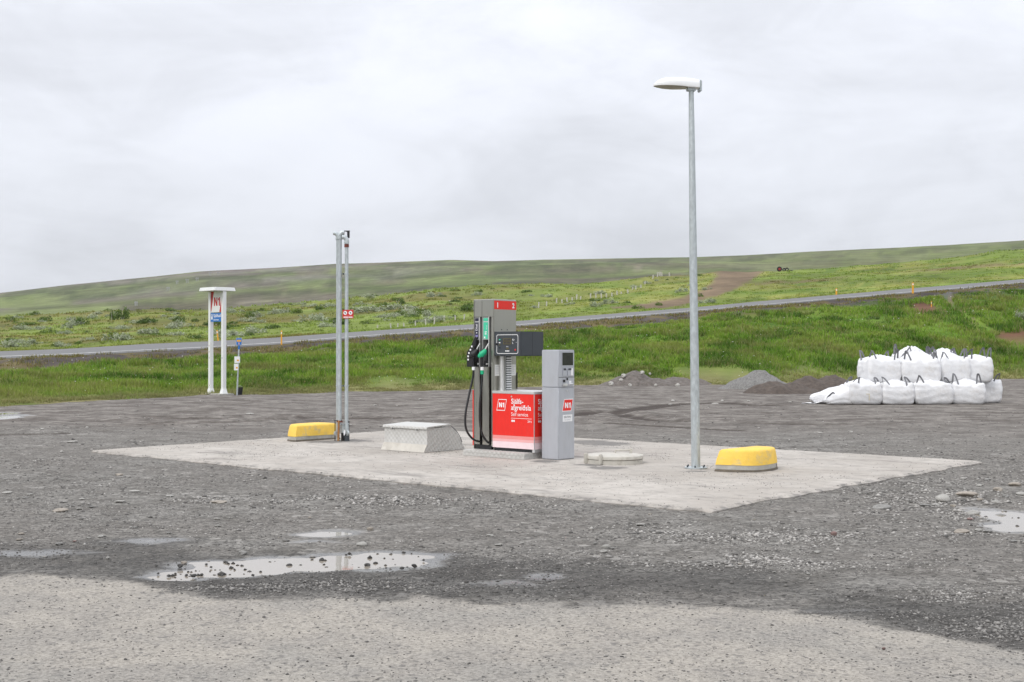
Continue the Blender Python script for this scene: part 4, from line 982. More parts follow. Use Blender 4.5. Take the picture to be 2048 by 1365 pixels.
    def para(x0, z0, w, h, sl, m_=0):
        return [(x0 + m_, z0 + m_), (x0 + w - sl - m_ * .6, z0 + m_), (x0 + w - m_, z0 + h - m_), (x0 + sl + m_ * .6, z0 + h - m_)]
    def lettering(mapf, o_):
        text('Sjálfs-', .108, mapf, (o_, .800), M['white'], K, bold=.014, width=.235)
        text('afgreiðsla', .108, mapf, (o_, .708), M['white'], K, bold=.014, width=.385)
        text('Self service', .078, mapf, (o_, .618), M['white'], K, width=.325)
        prism('rule', [(o_, .582), (o_ + .40, .582), (o_ + .40, .587), (o_, .587)], mapf, .0012, M['white'], K)
        for q in range(2):
            prism('round_mark', [(o_ + .022 + .036 * q + .017 * math.cos(a), .545 + .017 * math.sin(a)) for a in np.linspace(0, 6.283, 15)[:-1]], mapf, .0012, M['white'], K)
        text('24 h', .045, mapf, (o_ + .40, .53), M['white'], K, align='RIGHT', bold=.012)
    lettering(fy, .375)
    rx = right(X1 + .0005); lettering(rx, .05)
    o_, i_ = para(.085, .690, .205, .172, .038), para(.085, .690, .205, .172, .038, .010)
    frame_mesh('logo_frame', o_, i_, fy, .0014, M['white'], K)
    logo_glyphs(fy, .135, .740, .105, .070, M['white'], K)
    return T
dispenser()

# ================================================================== PAYMENT TERMINAL
def terminal():
    T = thing('payment_terminal', 'silver grey card payment pillar with dark screen beside the red pump cabinet', 'payment terminal', (.671, 18.37, 0), E1)
    rbox('lower_body', -.314, 0, 0, .382, .004, 1.05, M['kiosk'], T, .010, 3)
    rbox('upper_body', -.314, 0, 0, .382, 1.053, 1.6, M['kiosk'], T, .010, 3)
    rbox('foot', -.305, -.008, .008, .374, -.006, .003, M['black'], T, 0)
    B = rbox('screen_bezel', .0005, .004, .07, .36, 1.352, 1.575, M['kiosk'], T, .001)
    rbox('screen', .0042, .006, .088, .340, 1.372, 1.558, M['screen'], B, 0)
    rbox('gap', .0004, .0016, .004, .378, 1.196, 1.202, M['black'], T, 0)
    for y0, y1 in ((.09, .19), (.20, .33)):
        S = prism('keypad_tray', [(y0, 1.22), (y1, 1.22), (y1 - .01, 1.335), (y0 + .01, 1.335)], right(.0005), .012, M['kiosk'], T, .003)
        prism('tray_dark_slot', [(y0 + .015, 1.30), (y1 - .02, 1.30), (y1 - .03, 1.33), (y0 + .02, 1.33)], right(.0127), .001, M['dkgrey'], S)  # dark grey strip across the upper part of the tray
    prism('chrome_edge', [(.275, 1.225), (.325, 1.225), (.315, 1.33), (.29, 1.33)], right(.0137), .006, M['white'], T)
    cyl('keyhole', (.0005, .205, 1.172), (.006, .205, 1.172), .019, M['black'], T, n=16)
    rbox('card_slot', .0005, .008, .105, .155, 1.125, 1.165, M['black'], T, .001)
    rbox('card_hood', .0005, .03, .09, .19, 1.072, 1.108, M['alu'], T, .008)
    rbox('receipt_hood', .0005, .03, .235, .32, 1.088, 1.108, M['white'], T, .006)
    rbox('receipt_label', .0005, .003, .25, .30, 1.115, 1.145, M['white'], T, 0)
    rbox('receipt_slot', .0302, .0315, .24, .315, 1.092, 1.098, M['black'], T, 0)
    cyl('lock', (.0005, .20, 1.0), (.006, .20, 1.0), .010, M['alu'], T, n=14)
    rm = right(.0006)
    def para(y0, z0, w, h, sl, m_=0): return [(y0 + m_, z0 + m_), (y0 + w - sl - m_ * .6, z0 + m_), (y0 + w - m_, z0 + h - m_), (y0 + sl + m_ * .6, z0 + h - m_)]
    L = prism('logo_plate', para(.085, .70, .26, .182, .05), rm, .0016, M['white'], T)
    prism('logo_field', para(.085, .70, .26, .182, .05, .011), right(.0023), .001, M['red'], L)
    logo_glyphs(right(.0034), .148, .750, .135, .078, M['white'], L, .001)
    P = prism('notice', [(.10, .552), (.325, .552), (.325, .652), (.10, .652)], rm, .0016, M['white'], T)
    text('SJÁLFSALI', .036, right(.0024), (.2125, .608), M['dkgrey'], P, align='CENTER', width=.165, t=.0008, bold=.01)
    text('AUTOMAT', .034, right(.0024), (.2125, .568), M['kiosk'], P, align='CENTER', width=.145, t=.0008)
terminal()

# ================================================================== TREAD-PLATE BOX
def tank_box():
    X, Y = at(849, 906)
    T = thing('hatch_box', 'low aluminium tread-plate hatch box with sloping back beside the pump', 'hatch box', (X, Y, 0), E1)
    W = .965
    # side profile in (y, z): front skirt foot, front wall, lid, sloping back
    prof = [(0, 0), (.06, .105), (.06, .375), (.60, .375), (.70, .31), (.80, .20), (.855, .11), (.93, .01), (.93, 0)]
    prism('body', prof, lambda a, b, c: (-W + c, a, b + .002), W, M['tread'], T, .003)
    prism('lid', [(.035, .378), (.035, .352), (.045, .352), (.045, .372), (.575, .400), (.60, .385), (.60, .394), (.58, .418), (.045, .392)], lambda a, b, c: (-W - .012 + c, a, b + .006), W + .03, M['tread'], T, .002)
    rbox('gasket', -W + .004, -.004, .052, .0595, .368, .376, M['black'], T, 0)
    for x in (-.80, -.25): 
        h = rbox('latch', x, x + .075, .030, .0585, .352, .362, M['alu'], T, .002); rbox('latch_hook', x + .05, x + .065, .026, .030, .335, .362, M['dkgrey'], h, 0)
    tube('back_hinge', [(-.004 + .008, .60, .385), (.004, .70, .318), (.004, .80, .21), (.004, .85, .12)], .005, M['dkgrey'], T, n=8)
    prism('skirt', [(-.012, 0), (.056, .118), (.0595, .118), (.0, 0.0)], lambda a, b, c: (-W - .004 + c, a - .003, b + .003), W + .006, M['skirt'], T)
tank_box()

# ================================================================== VENT PIPES
def vent_pipes():
    X, Y = at(684, 882)
    T = thing('vent_pipe_stand', 'three tall galvanised tank vent pipes clamped together with small red warning sign', 'vent pipes', (X, Y, 0), 0)
    s = Y / F
    def ux(u): return (u - 684) * s
    H = 3.62
    # pipe, elbow
    for nm, u, yy, r, top, dirx in (('pipe', 673.8, .10, .028, 3.58, -1), ('pipe', 679.3, 0, .036, 3.58, 1), ('pipe', 693.4, -.02, .032, 3.50, -1)):
        x = ux(u); P = cyl(nm, (x, yy, .28 if r > .03 else .02), (x, yy, top), r, M['galv'], T)
        e = r * 1.25
        tube('elbow', [(x, yy, top - .02), (x, yy, top + .03), (x + dirx * .035, yy, top + .075), (x + dirx * .08, yy, top + .08)], e, M['galv'], P, n=14, k=5)
        cyl('collar', (x, yy, top - .035), (x, yy, top - .0), e * 1.1, M['galv'], P)
    x = ux(693.4)
    cyl('ring', (x, -.02, 3.40), (x, -.02, 3.455), .041, M['rustred'], T); 
    prism('rain_cap', [(-.06, .10), (.05, .10), (.04, .09), (.04, -.02), (.005, -.04), (.0, .08), (-.05, .09)], lambda a, b, c: (x + a, .03 + c, 3.60 + b), .06, M['black'], T)
    for z in (2.935, .965):
        K = rbox('clamp', ux(671), ux(697.5), .03, .05, z - .008, z + .008, M['galv'], T, .002)
        cyl('bolt', (ux(686.5), -.02, z), (ux(686.5), .06, z), .014, M['dkgrey'], K, n=10)
        for u, yy, r in ((673.8, .10, .031), (679.3, 0, .039), (693.4, -.02, .035)):
            cyl('clamp_ring', (ux(u), yy, z - .012), (ux(u), yy, z + .012), r, M['galv'], K)
    # red no-smoking sign
    S = rbox('warning_sign', ux(686.2), ux(707.8), -.075, -.070, 2.150, 2.300, M['signred'], T, .001)
    rbox('sign_bracket', ux(691), ux(696), -.069, -.05, 2.20, 2.25, M['galv'], T, 0)
    fm = front(-.0755)
    for u in (691.6, 702.1):
        cx, cz = ux(u), 2.247
        circ = [(cx + .032 * math.cos(a), cz + .034 * math.sin(a)) for a in np.linspace(0, 6.283, 21)[:-1]]
        prism('symbol_disc', circ, fm, .001, M['white'], S)
        prism('symbol', [(cx - .014, cz + .016), (cx - .004, cz + .018), (cx + .016, cz - .01), (cx + .012, cz - .016), (cx - .014, cz - .006)], front(-.0768), .0008, M['dkgrey'], S)
    prism('sign_text_strip', [(ux(688.2), 2.163), (ux(697.2), 2.163), (ux(697.2), 2.18), (ux(688.2), 2.18)], fm, .001, M['white'], S)
    prism('sign_text_strip', [(ux(698), 2.163), (ux(706), 2.163), (ux(706), 2.18), (ux(698), 2.18)], fm, .001, M['white'], S)
    rbox('sign_rule', ux(690), ux(704.5), -.0766, -.0757, 2.195, 2.199, M['pink'], S, 0)
    # valve gear at the foot
    cyl('valve_body', (ux(686.2), .03, -.01), (ux(686.2), .03, .14), .038, M['black'], T)
    cyl('valve_body', (ux(686.2), .03, .14), (ux(686.2), .03, .30), .036, M['galv'], T)
    cyl('valve_body', (ux(694.5), -.03, -.01), (ux(694.5), -.03, .13), .045, M['dkgrey'], T)
    cyl('valve_body', (ux(694.5), -.03, .13), (ux(693.8), -.03, .30), .036, M['galv'], T)
    for z in (.22, .30): cyl('flange', (ux(693.6), -.025, z), (ux(693.6), -.025, z + .014), .045, M['galv'], T)
    cyl('flange', (ux(679.3), 0, .325), (ux(679.3), 0, .352), .055, M['rustred'], T)
    cyl('rusty_post', (ux(677.8), -.055, -.02), (ux(678.4), -.045, .36), .020, M['rust'], T, r1=.017)
    rbox('stud', ux(669.5), ux(671), -.01, .01, .0, .37, M['black'], T, 0); rbox('stud', ux(697.6), ux(699), -.03, -.01, .02, .37, M['black'], T, 0)
    rbox('stud_plate', ux(668.5), ux(684), -.02, .02, .353, .365, M['dkgrey'], T, 0); rbox('stud_plate', ux(689.5), ux(699), -.04, -.0, .353, .365, M['galv'], T, 0)
    cyl('valve_hub', (ux(671.5), .02, .13), (ux(674), -.03, .13), .042, M['galv'], T, n=14); cyl('valve_hub', (ux(697), -.05, .14), (ux(694), -.07, .14), .05, M['galv'], T, n=14)
    prism('valve_lever', [(-.01, -.06), (.012, -.03), (.016, .03), (-.012, .06), (-.016, .01)], lambda a, b, c: (ux(690.3) + a, -.085 + c, .15 + b), .008, M['white'], T)
vent_pipes()

# ================================================================== YELLOW ISLAND BLOCKS
def island_block(u, y, side, Lc, rad, label):
    X, Y = at(u, y)
    T = thing('kerb_block', label, 'concrete block', (X, Y, 0), E1, 'yellow island end blocks')
    def outline(ins, n=28):
        # chord along y from 0 to Lc; bulge towards side * x
        pts = []
        for i in range(n + 1):
            a = -math.pi / 2 + math.pi * i / n
            cx = abs(math.cos(a)) ** .8; sy = math.copysign(abs(math.sin(a)) ** .9, math.sin(a))
            pts.append((side * (rad - ins) * cx + side * ins * .6, Lc / 2 + (Lc / 2 - ins) * sy))
        pts[0] = (side * ins * .6, ins); pts[-1] = (side * ins * .6, Lc - ins)
        return pts
    def loft(name, levels, m, topcap=True):
        bm = bmesh.new(); R = []
        for ins, z in levels:
            R.append([bm.verts.new((x, yy, z + .004 * math.sin(7 * x + 5 * yy))) for x, yy in outline(ins)])
        n = len(R[0])
        for A, B in zip(R, R[1:]):
            for i in range(n): bm.faces.new((A[i], A[(i + 1) % n], B[(i + 1) % n], B[i]))
        bm.faces.new(R[-1]); bm.faces.new(R[0][::-1])
        bmesh.ops.recalc_face_normals(bm, faces=bm.faces)
        return bm_obj(name, bm, m, T, smooth=True, autosmooth=True)
    loft('mud_foot', [(-.02, -.01), (-.012, .022), (.0, .03)], M['mud'])
    loft('grey_base', [(.0, .012), (.004, .095)], M['concrete_blk'])
    if side > 0: rbox('dirty_notch', .462, .478, .70, .77, .022, .075, M['mud'], T, 0)
    loft('yellow_cap', [(-.004, .088), (.012, .16), (.045, .255), (.06, .276), (.09, .286)], M['yellow'])
    return T
island_block(592, 884, -1, 1.0, .5, 'yellow-topped concrete kerb block with its flat side towards the vent pipes')
island_block(1431, 943, 1, 1.06, .51, 'yellow-topped concrete kerb block with rounded side, beside the lamp post')

# ================================================================== ROUND FILL HATCH
def fill_hatch():
    X, Y = 1.45, 17.98
    T = thing('fill_hatch', 'round cream steel tank hatch with clamps, low on the slab', 'manhole cover', (X, Y, 0), 0)
    cyl('ring', (0, 0, -.01), (0, 0, .058), .405, M['cream'], T, n=64)
    cyl('gap_ring', (0, 0, .0585), (0, 0, .066), .398, M['mud'], T, n=64)
    bm = bmesh.new(); prof = [(.412, .0665), (.414, .10), (.406, .114), (.38, .118), (.2, .123), (.0001, .125)]
    n = 64; R = [[bm.verts.new((r * math.cos(2 * math.pi * i / n), r * math.sin(2 * math.pi * i / n), z)) for i in range(n)] for r, z in prof]
    for A, B in zip(R, R[1:]):
        for i in range(n): bm.faces.new((A[i], A[(i + 1) % n], B[(i + 1) % n], B[i]))
    bm.faces.new(R[0][::-1]); bm_obj('lid', bm, M['cream'], T, smooth=True, autosmooth=True)
    for a in (math.radians(196), math.radians(239)):
        c, s = math.cos(a), math.sin(a)
        K = rbox('clamp', -.028, .028, -.022, .022, -.004, .15, M['cream'], T, .01, 3); K.location = (.425 * c, .425 * s, 0); K.rotation_euler = (0, 0, a)
    tube('handle', [(.03, .17, .115), (.03, .17, .155), (.05, .17, .165), (.2, .18, .168), (.24, .18, .155), (.24, .18, .115)], .011, M['cream'], T, n=8, k=5)
    prism('handle_lug', [(.225, .12), (.27, .12), (.275, .19), (.245, .185)], lambda a, b, c: (a, .165 + c, b), .03, M['cream'], T)
fill_hatch()

# ================================================================== STREET LAMP
def street_lamp():
    X, Y = at(1391.5, 937)
    T = thing('street_lamp', 'tall galvanised lamp post with single white head standing on the slab', 'street lamp', (X, Y, 0), 0)
    cyl('base_flange', (0, 0, .002), (0, 0, .018), .152, M['galv'], T, n=32)
    for k in range(6):
        a = k * math.pi / 3 + .3; B = cyl('bolt', (.125 * math.cos(a), .125 * math.sin(a), .018), (.125 * math.cos(a), .125 * math.sin(a), .045), .010, M['dkgrey'], T, n=8)
    tipx = -.058
    tube('pole', [(0, 0, .0185), (tipx * .5, 0, 2.5), (tipx, 0, 5.10)], .05, M['galv'], T, n=24, k=6, radii=[.062, .058, .048, .034])
    D = rbox('pole_door', -.02, .02, -.0655, -.0635, .62, .86, M['galv'], T, .0)
    # head: lofted housing pointing to the left, slightly towards the viewer
    Hd = math.radians(188)
    bm = bmesh.new(); st = [(-.10, .075, .07, .0), (-.095, .085, .10, 0), (0, .095, .112, 0), (.15, .125, .115, 0), (.28, .135, .110, 0), (.38, .122, .095, 0), (.45, .095, .07, .0), (.495, .06, .035, .0), (.525, .02, .004, 0)]
    R = []
    for s, w, h, lift in st:
        ring = []
        for i in range(17):
            a = math.pi * i / 16; ring.append(bm.verts.new((s, w * math.cos(a), lift + .03 + h * math.sin(a) ** .7)))
        ring.append(bm.verts.new((s, -w * .98, lift + .012))); ring.append(bm.verts.new((s, w * .98, lift + .012)))
        R.append(ring)
    n = len(R[0])
    for A, B in zip(R, R[1:]):
        for i in range(n): bm.faces.new((A[i], A[(i + 1) % n], B[(i + 1) % n], B[i]))
    bm.faces.new(R[0]); bm.faces.new(R[-1][::-1]); bmesh.ops.recalc_face_normals(bm, faces=bm.faces)
    H = bm_obj('lamp_head', bm, M['lampwhite'], T, smooth=True, autosmooth=True)
    H.location = (tipx - .0, 0, 5.125); H.rotation_euler = (0, math.radians(-1.5), Hd)
    bm = bmesh.new(); R = []
    for s, w, dz in ((.06, .07, .0), (.12, .105, -.012), (.25, .125, -.02), (.38, .11, -.018), (.47, .07, -.008), (.515, .02, .0)):
        R.append([bm.verts.new((s, w * math.cos(math.pi + math.pi * i / 10), .0115 + (dz) * math.sin(math.pi * i / 10) ** .8)) for i in range(11)])
    for A, B in zip(R, R[1:]):
        for i in range(10): bm.faces.new((A[i], A[i + 1], B[i + 1], B[i]))
    bm_obj('lens', bm, M['lens'], H, smooth=True)
    rbox('spigot_clamp', -.055, .06, -.045, .045, -.03, .011, M['galv'], H, .006)
    rbox('end_cover', -.135, -.101, -.06, .06, -.035, .12, M['galv'], H, .01); rbox('end_bolt', -.142, -.136, -.02, .02, -.02, .05, M['black'], H, .002)
street_lamp()

# ================================================================== PYLON SIGN AND BUS STOP
def pylon():
    X, Y = at(434.5, 789, -.0)
    Y = 46.0; X = (434.5 - 1024) / F * Y
    zb = float(terrain(np.array([X]), np.array([Y]))[0]); zb = max(zb, GZ) 
    T = thing('pylon_sign', 'white two-post roadside sign with roof, red lettering and blue panel', 'sign', (X, Y, 0), math.radians(-45))
    rbox('pad', -.66, .66, -.3, .3, -.15, .02, M['concrete_blk'], T, .01)
    for x in (-.43, .43):
        P = rbox('post', x - .068, x + .068, -.068, .068, .02, 3.72, M['signwhite'], T, .006)
        bm = bmesh.new()
        lo = [bm.verts.new((x + a * .105, b * .105, .021)) for a, b in ((-1, -1), (1, -1), (1, 1), (-1, 1))]; hi = [bm.verts.new((x + a * .0695, b * .0695, .20)) for a, b in ((-1, -1), (1, -1), (1, 1), (-1, 1))]
        for i in range(4): bm.faces.new((lo[i], lo[(i + 1) % 4], hi[(i + 1) % 4], hi[i]))
        bm.faces.new(lo[::-1]); bm.faces.new(hi); bm_obj('foot', bm, M['signwhite'], P)
    for dx, z in ((-.43, 1.5), (-.435, 1.72), (-.415, .28), (-.425, 1.28)): rbox('paint_chip', dx - .01, dx + .012, -.0705, -.0685, z, z + .05, M['rust'], T, 0)
    rbox('post_plate', .395, .465, -.0705, -.0685, 1.28, 1.33, M['kiosk'], T, 0)
    bm = bmesh.new(); lo = [bm.verts.new((a * .53, b * .44, 3.721)) for a, b in ((-1, -1), (1, -1), (1, 1), (-1, 1))]; hi = [bm.verts.new((a * .505, b * .415, 3.85)) for a, b in ((-1, -1), (1, -1), (1, 1), (-1, 1))]
    for i in range(4): bm.faces.new((lo[i], lo[(i + 1) % 4], hi[(i + 1) % 4], hi[i]))
    bm.faces.new(lo[::-1]); bm.faces.new(hi); bmesh.ops.bevel(bm, geom=bm.edges[:], offset=.012, segments=2, affect='EDGES'); bm_obj('roof', bm, M['signwhite'], T)
    P = rbox('sign_panel', -.361, .361, -.035, .035, 2.96, 3.719, M['signwhite'], T, .002)
    fm = front(-.0355)
    prism('red_wedge', [(-.357, 3.715), (-.357, 3.0), (-.335, 3.0), (-.18, 3.715)], fm, .001, M['signred'], P)
    prism('red_wedge', [(.357, 2.965), (.357, 3.6), (.35, 3.6), (.19, 2.965)], fm, .001, M['signred'], P)
    logo_glyphs(fm, -.17, 3.19, .40, .31, M['signred'], P, .001)
    B = rbox('blue_panel', -.361, .361, -.055, -.037, 2.62, 2.935, M['blue'], T, .002)
    fb = front(-.0555)
    text('Sjálfsali', .155, fb, (-.17, 2.785), M['white'], B, bold=.012, width=.49, t=.001)
    text('Automat', .085, fb, (-.17, 2.665), M['white'], B, width=.36, t=.001, bold=.01)
    prism('pump_symbol', rrect(-.32, -.225, 2.70, 2.885, .015), fb, .001, M['white'], B)
    prism('pump_symbol_window', rrect(-.30, -.245, 2.81, 2.86, .004), front(-.0567), .0006, M['blue'], B)
pylon()
def bus_stop():
    Y = 45.4; X = (474.0 - 1024) / F * Y; s = Y / F
    T = thing('bus_stop_sign', 'thin leaning metal pole with blue bus stop plate and two white notices', 'bus stop', (X, Y, 0), 0)
    top = 4.6 * s
    cyl('pole', (0, 0, -.1), (top, 0, 1.98), .028, M['galv'], T, n=14)
    cyl('sleeve', (top * .87, 0, 1.62), (top * .94, 0, 1.80), .036, M['blue'], T, n=14)
    def lean(z): return top * z / 1.98
    P = rbox('stop_plate', lean(1.9) - .105, lean(1.9) + .105, -.045, -.032, 1.76, 2.03, M['kiosk'], T, .003)
    cx = lean(1.9); fm = front(-.0455)
    prism('plate_field', [(cx - .092, 1.775), (cx + .092, 1.775), (cx + .092, 2.012), (cx - .092, 2.012)], fm, .001, M['blue'], P)
    prism('bus_symbol', rrect(cx - .075, cx + .075, 1.885, 1.955, .02), front(-.0468), .001, M['orange'], P)
    prism('plate_mark', [(cx - .015, 1.79), (cx + .015, 1.79), (cx + .015, 1.86), (cx - .015, 1.86)], front(-.0468), .001, M['pink2'], P)
    for z0, z1, dx, w in ((1.13, 1.36, -.03, .10), (.865, 1.10, -.055, .078)):
        c = lean(z0) + dx; N = rbox('notice', c - w, c + w, -.044, -.034, z0, z1, M['signwhite'], T, .002)
        prism('notice_mark', rrect(c - .01, c + .06, z0 + .06, z0 + .12, .01), front(-.0445), .001, M['orange'], N)
    b = thing('bucket', 'small black plastic bucket behind the foot of the bus stop pole', 'bucket', (X + .03, Y + .35, -.02), 0)
    bm = bmesh.new(); prof = [(.085, 0), (.105, .25), (.112, .25), (.112, .265), (.098, .265), (.08, .02)]
    R = [[bm.verts.new((r * math.cos(2 * math.pi * i / 20), r * math.sin(2 * math.pi * i / 20), z)) for i in range(20)] for r, z in prof]
    for A, B in zip(R, R[1:]):
        for i in range(20): bm.faces.new((A[i], A[(i + 1) % 20], B[(i + 1) % 20], B[i]))
    bm.faces.new(R[0][::-1]); bm.faces.new(R[-1]); bm_obj('wall', bm, M['black'], b, smooth=True, autosmooth=True)
    tube('handle', [(-.105, 0, .25), (-.08, -.05, .3), (0, -.07, .32), (.08, -.05, .3), (.105, 0, .25)], .005, M['galv'], b, n=6)
bus_stop()

# ================================================================== BULK BAGS
def bag_mesh(w, d, h, mound, seed, slump=None):
    r = random.Random(seed); bm = bmesh.new(); bmesh.ops.create_cube(bm, size=2)
    bmesh.ops.subdivide_edges(bm, edges=bm.edges[:], cuts=17, use_grid_fill=True)
    ph = [r.uniform(0, 6.28) for _ in range(8)]
    k = 9.0
    tilt = (r.uniform(-.06, .06), r.uniform(-.06, .06))
    for v in bm.verts:
        p = v.co; nrm = (abs(p.x) ** k + abs(p.y) ** k + abs(p.z) ** k) ** (1 / k); q = p / nrm
        th = math.atan2(q.y, q.x); rad = max(abs(q.x), abs(q.y)); zn = (q.z + 1) / 2
        bulge = 1 + .04 * math.sin(math.pi * min(1, zn * 1.05)) - .05 * (1 - zn) ** 4 - .05 * max(0, zn - .72) / .28
        x = q.x * w / 2 * bulge; y = q.y * d / 2 * bulge; z = zn * h
        top = max(0, (zn - .80) / .20)
        if top > 0:
            rr = min(1, math.hypot(q.x, q.y))
            z += .8 * mound * top * (1 - rr) ** .7 * (1 + .25 * math.sin(4 * th + ph[0]))
            z += .025 * top * math.sin(7 * th + ph[1]) * rr + .02 * math.sin(13 * th + ph[2]) * top * rr
            corner = (abs(q.x) * abs(q.y)); z += .15 * top * corner ** 2.2 - .03 * top * rr * (1 - corner)
        # side creases: vertical folds near the shoulders, horizontal sag lines low down
        cr = .012 * math.sin(11 * th + ph[3] + 2 * zn) * zn + .009 * math.sin(29 * th + 5 * zn + ph[4]) * zn ** 2
        sg = .010 * math.sin(zn * 19 + 3 * math.sin(2 * th + ph[5])) * (1 - zn)
        sc = 1 + (cr + sg) * (1.5 if top <= 0 else .6)
        band = -.022 * math.exp(-((zn - .80) / .03) ** 2)
        x *= sc + band; y *= sc + band
        x += tilt[0] * z; y += tilt[1] * z
        if slump: x, y, z = slump(x, y, z)
        v.co = Vector((x, y, z))
    me = bpy.data.meshes.new('body'); bm.to_mesh(me); bm.free(); me.materials.append(M['bag'])
    me.polygons.foreach_set('use_smooth', [True] * len(me.polygons)); return me
STRAP = [(-1, -.16), (1, -.16), (1, .16), (-1, .16)]
def bulk_bag(u, w, d, h, mound, Y, z, label, seed, loops=4, lh=.17, slump=None, rz=0.0, stain=False, up=False):
    r = random.Random(seed * 7 + 1)
    X = (u - 1024) / F * Y
    T = thing('bulk_bag', label, 'bulk bag', (X, Y, z), rz, 'white bulk bags in the pile')
    if up: T.rotation_euler = (r.uniform(-.05, .05), r.uniform(-.045, .045), rz)
    link(bpy.data.objects.new('body', bag_mesh(w, d, h, mound, seed, slump)), T)
    corners = [(-1, -1), (1, -1), (1, 1), (-1, 1)][:loops]
    for sx, sy in corners:
        x0, y0 = sx * w * .40, sy * d * .40; ln = r.uniform(.7, 1.2) * lh * 1.35; lx, ly = r.uniform(-.07, .07), r.uniform(-.07, .07)
        s = r.uniform(.10, .15)
        base = h * .90
        a = Vector((x0 - sx * s * 1.0, y0 + sy * .028, base)); b = Vector((x0 + sx * .035, y0 - sy * s * .8, base))
        mid = (a + b) / 2
        # straps rise from the shoulder seam on both sides of the corner
        pts = [a + Vector((0, sy * .025, -.10)), a + Vector((0, 0, .05)), mid + Vector((lx - sx * .04, ly, .10 + ln * .75)), mid + Vector((lx * 1.6, ly * 1.6, .10 + ln)), mid + Vector((lx + sx * .03, ly, .10 + ln * .75)), b + Vector((0, 0, .05)), b + Vector((sx * .025, 0, -.10))]
        if slump: pts = [Vector(slump(*p)) for p in pts]
        tube('lifting_loop', pts, .025, M['strap'], T, k=5, sect=STRAP, up=(1, .25, 0))
    if stain:
        fm = lambda a, b, c: (a, -d / 2 * 1.055 - .012 - c, b)
        S = prism('print_mark', [(-.05, .34), (.06, .34), (.06, .14), (.03, .14), (.03, .315), (-.05, .315)], fm, .001, M['print'], T)
    return T
Yb = 37.6; S_ = Yb / F; gz = GZ - .01
def slump1(x, y, z):     # heap leaning over to the left
    t = np.clip((x + .62) / 1.25, 0, 1); k = float(t ** .75); return (x - .10 * z, y, z * (.12 + .95 * k))
def slump2(x, y, z):
    t = np.clip((x + .95) / 1.7, 0, 1); k = float(t ** .85); return (x - .25 * z, y * (.55 + .45 * k), z * (.08 + .92 * k))
bulk_bag(1725.5, .95, .92, .64, .16, Yb + .46, gz, 'ground-level white bulk bag with faded brown mark, next to the slumped bags', 1, rz=.02, stain=True, lh=.13)
bulk_bag(1788.5, .97, .92, .62, .17, Yb + .46, gz, 'ground-level white bulk bag with folded-down loops, second from the slumped bags', 2, lh=.10)
bulk_bag(1860, 1.14, .95, .64, .14, Yb + .48, gz, 'widest ground-level white bulk bag, at the middle of the front row', 3, lh=.12)
bulk_bag(1928, 1.0, .95, .62, .17, Yb + .58, gz, 'ground-level white bulk bag at the front row end away from the slumped bags', 4, rz=-.06, lh=.2)
bulk_bag(1961, 1.02, .98, .70, .10, Yb + 1.5, gz, 'ground-level white bulk bag set back at the pile end away from the slumped bags', 5, rz=-.08, lh=.12)
for k, u in enumerate((1738, 1802, 1866, 1912)):
    bulk_bag(u, .96, .95, .60, .08, Yb + 1.48 + .02 * k, gz, 'ground-level white bulk bag in the rear row beneath the upper bags', 30 + k, loops=0)
zt = gz + .63
bulk_bag(1758.5, 1.04, 1.0, .72, .18, Yb + .98, zt, 'upper white bulk bag standing above the marked bag and the slumped bags', 6, rz=0.13, lh=.2, up=True)
bulk_bag(1838, 1.14, 1.05, .70, .36, Yb + .96, zt, 'widest upper white bulk bag with dark loops, near the middle of the pile', 7, rz=-0.10, lh=.18, up=True)
bulk_bag(1900, .92, 1.0, .72, .2, Yb + 1.1, zt + .02, 'upper white bulk bag squeezed between the widest upper bag and the end one', 8, rz=.1, lh=.16, up=True)
bulk_bag(1949, .88, 1.0, .73, .15, Yb + 1.2, zt + .02, 'upper white bulk bag with one upright loop, farthest from the slumped bags', 9, rz=-.1, lh=.2, up=True)
bulk_bag(1822, .96, .95, .76, .34, Yb + 1.98, zt + .10, 'rear upper white bulk bag peaking behind the widest upper bag', 10, rz=0.30, lh=.2, up=True)
bulk_bag(1886, .96, .95, .74, .30, Yb + 2.0, zt + .08, 'rear upper white bulk bag peaking behind the squeezed upper bag', 11, rz=-0.25, lh=.17, up=True)
for k, u in enumerate((1830, 1892)):
    bulk_bag(u, .96, .95, .60, .03, Yb + 2.45, gz, 'ground-level white bulk bag at the very back of the pile', 40 + k, loops=0)
bulk_bag(1683, .95, .9, .62, .10, Yb + .55, gz, 'slumped white bulk bag leaning against the marked bag', 12, loops=1, slump=slump1, lh=.1)
bulk_bag(1667, 1.15, .85, .62, .12, Yb + 1.0, gz, 'half-empty white bulk bag spilling its tail on the gravel', 13, loops=0, slump=slump2)
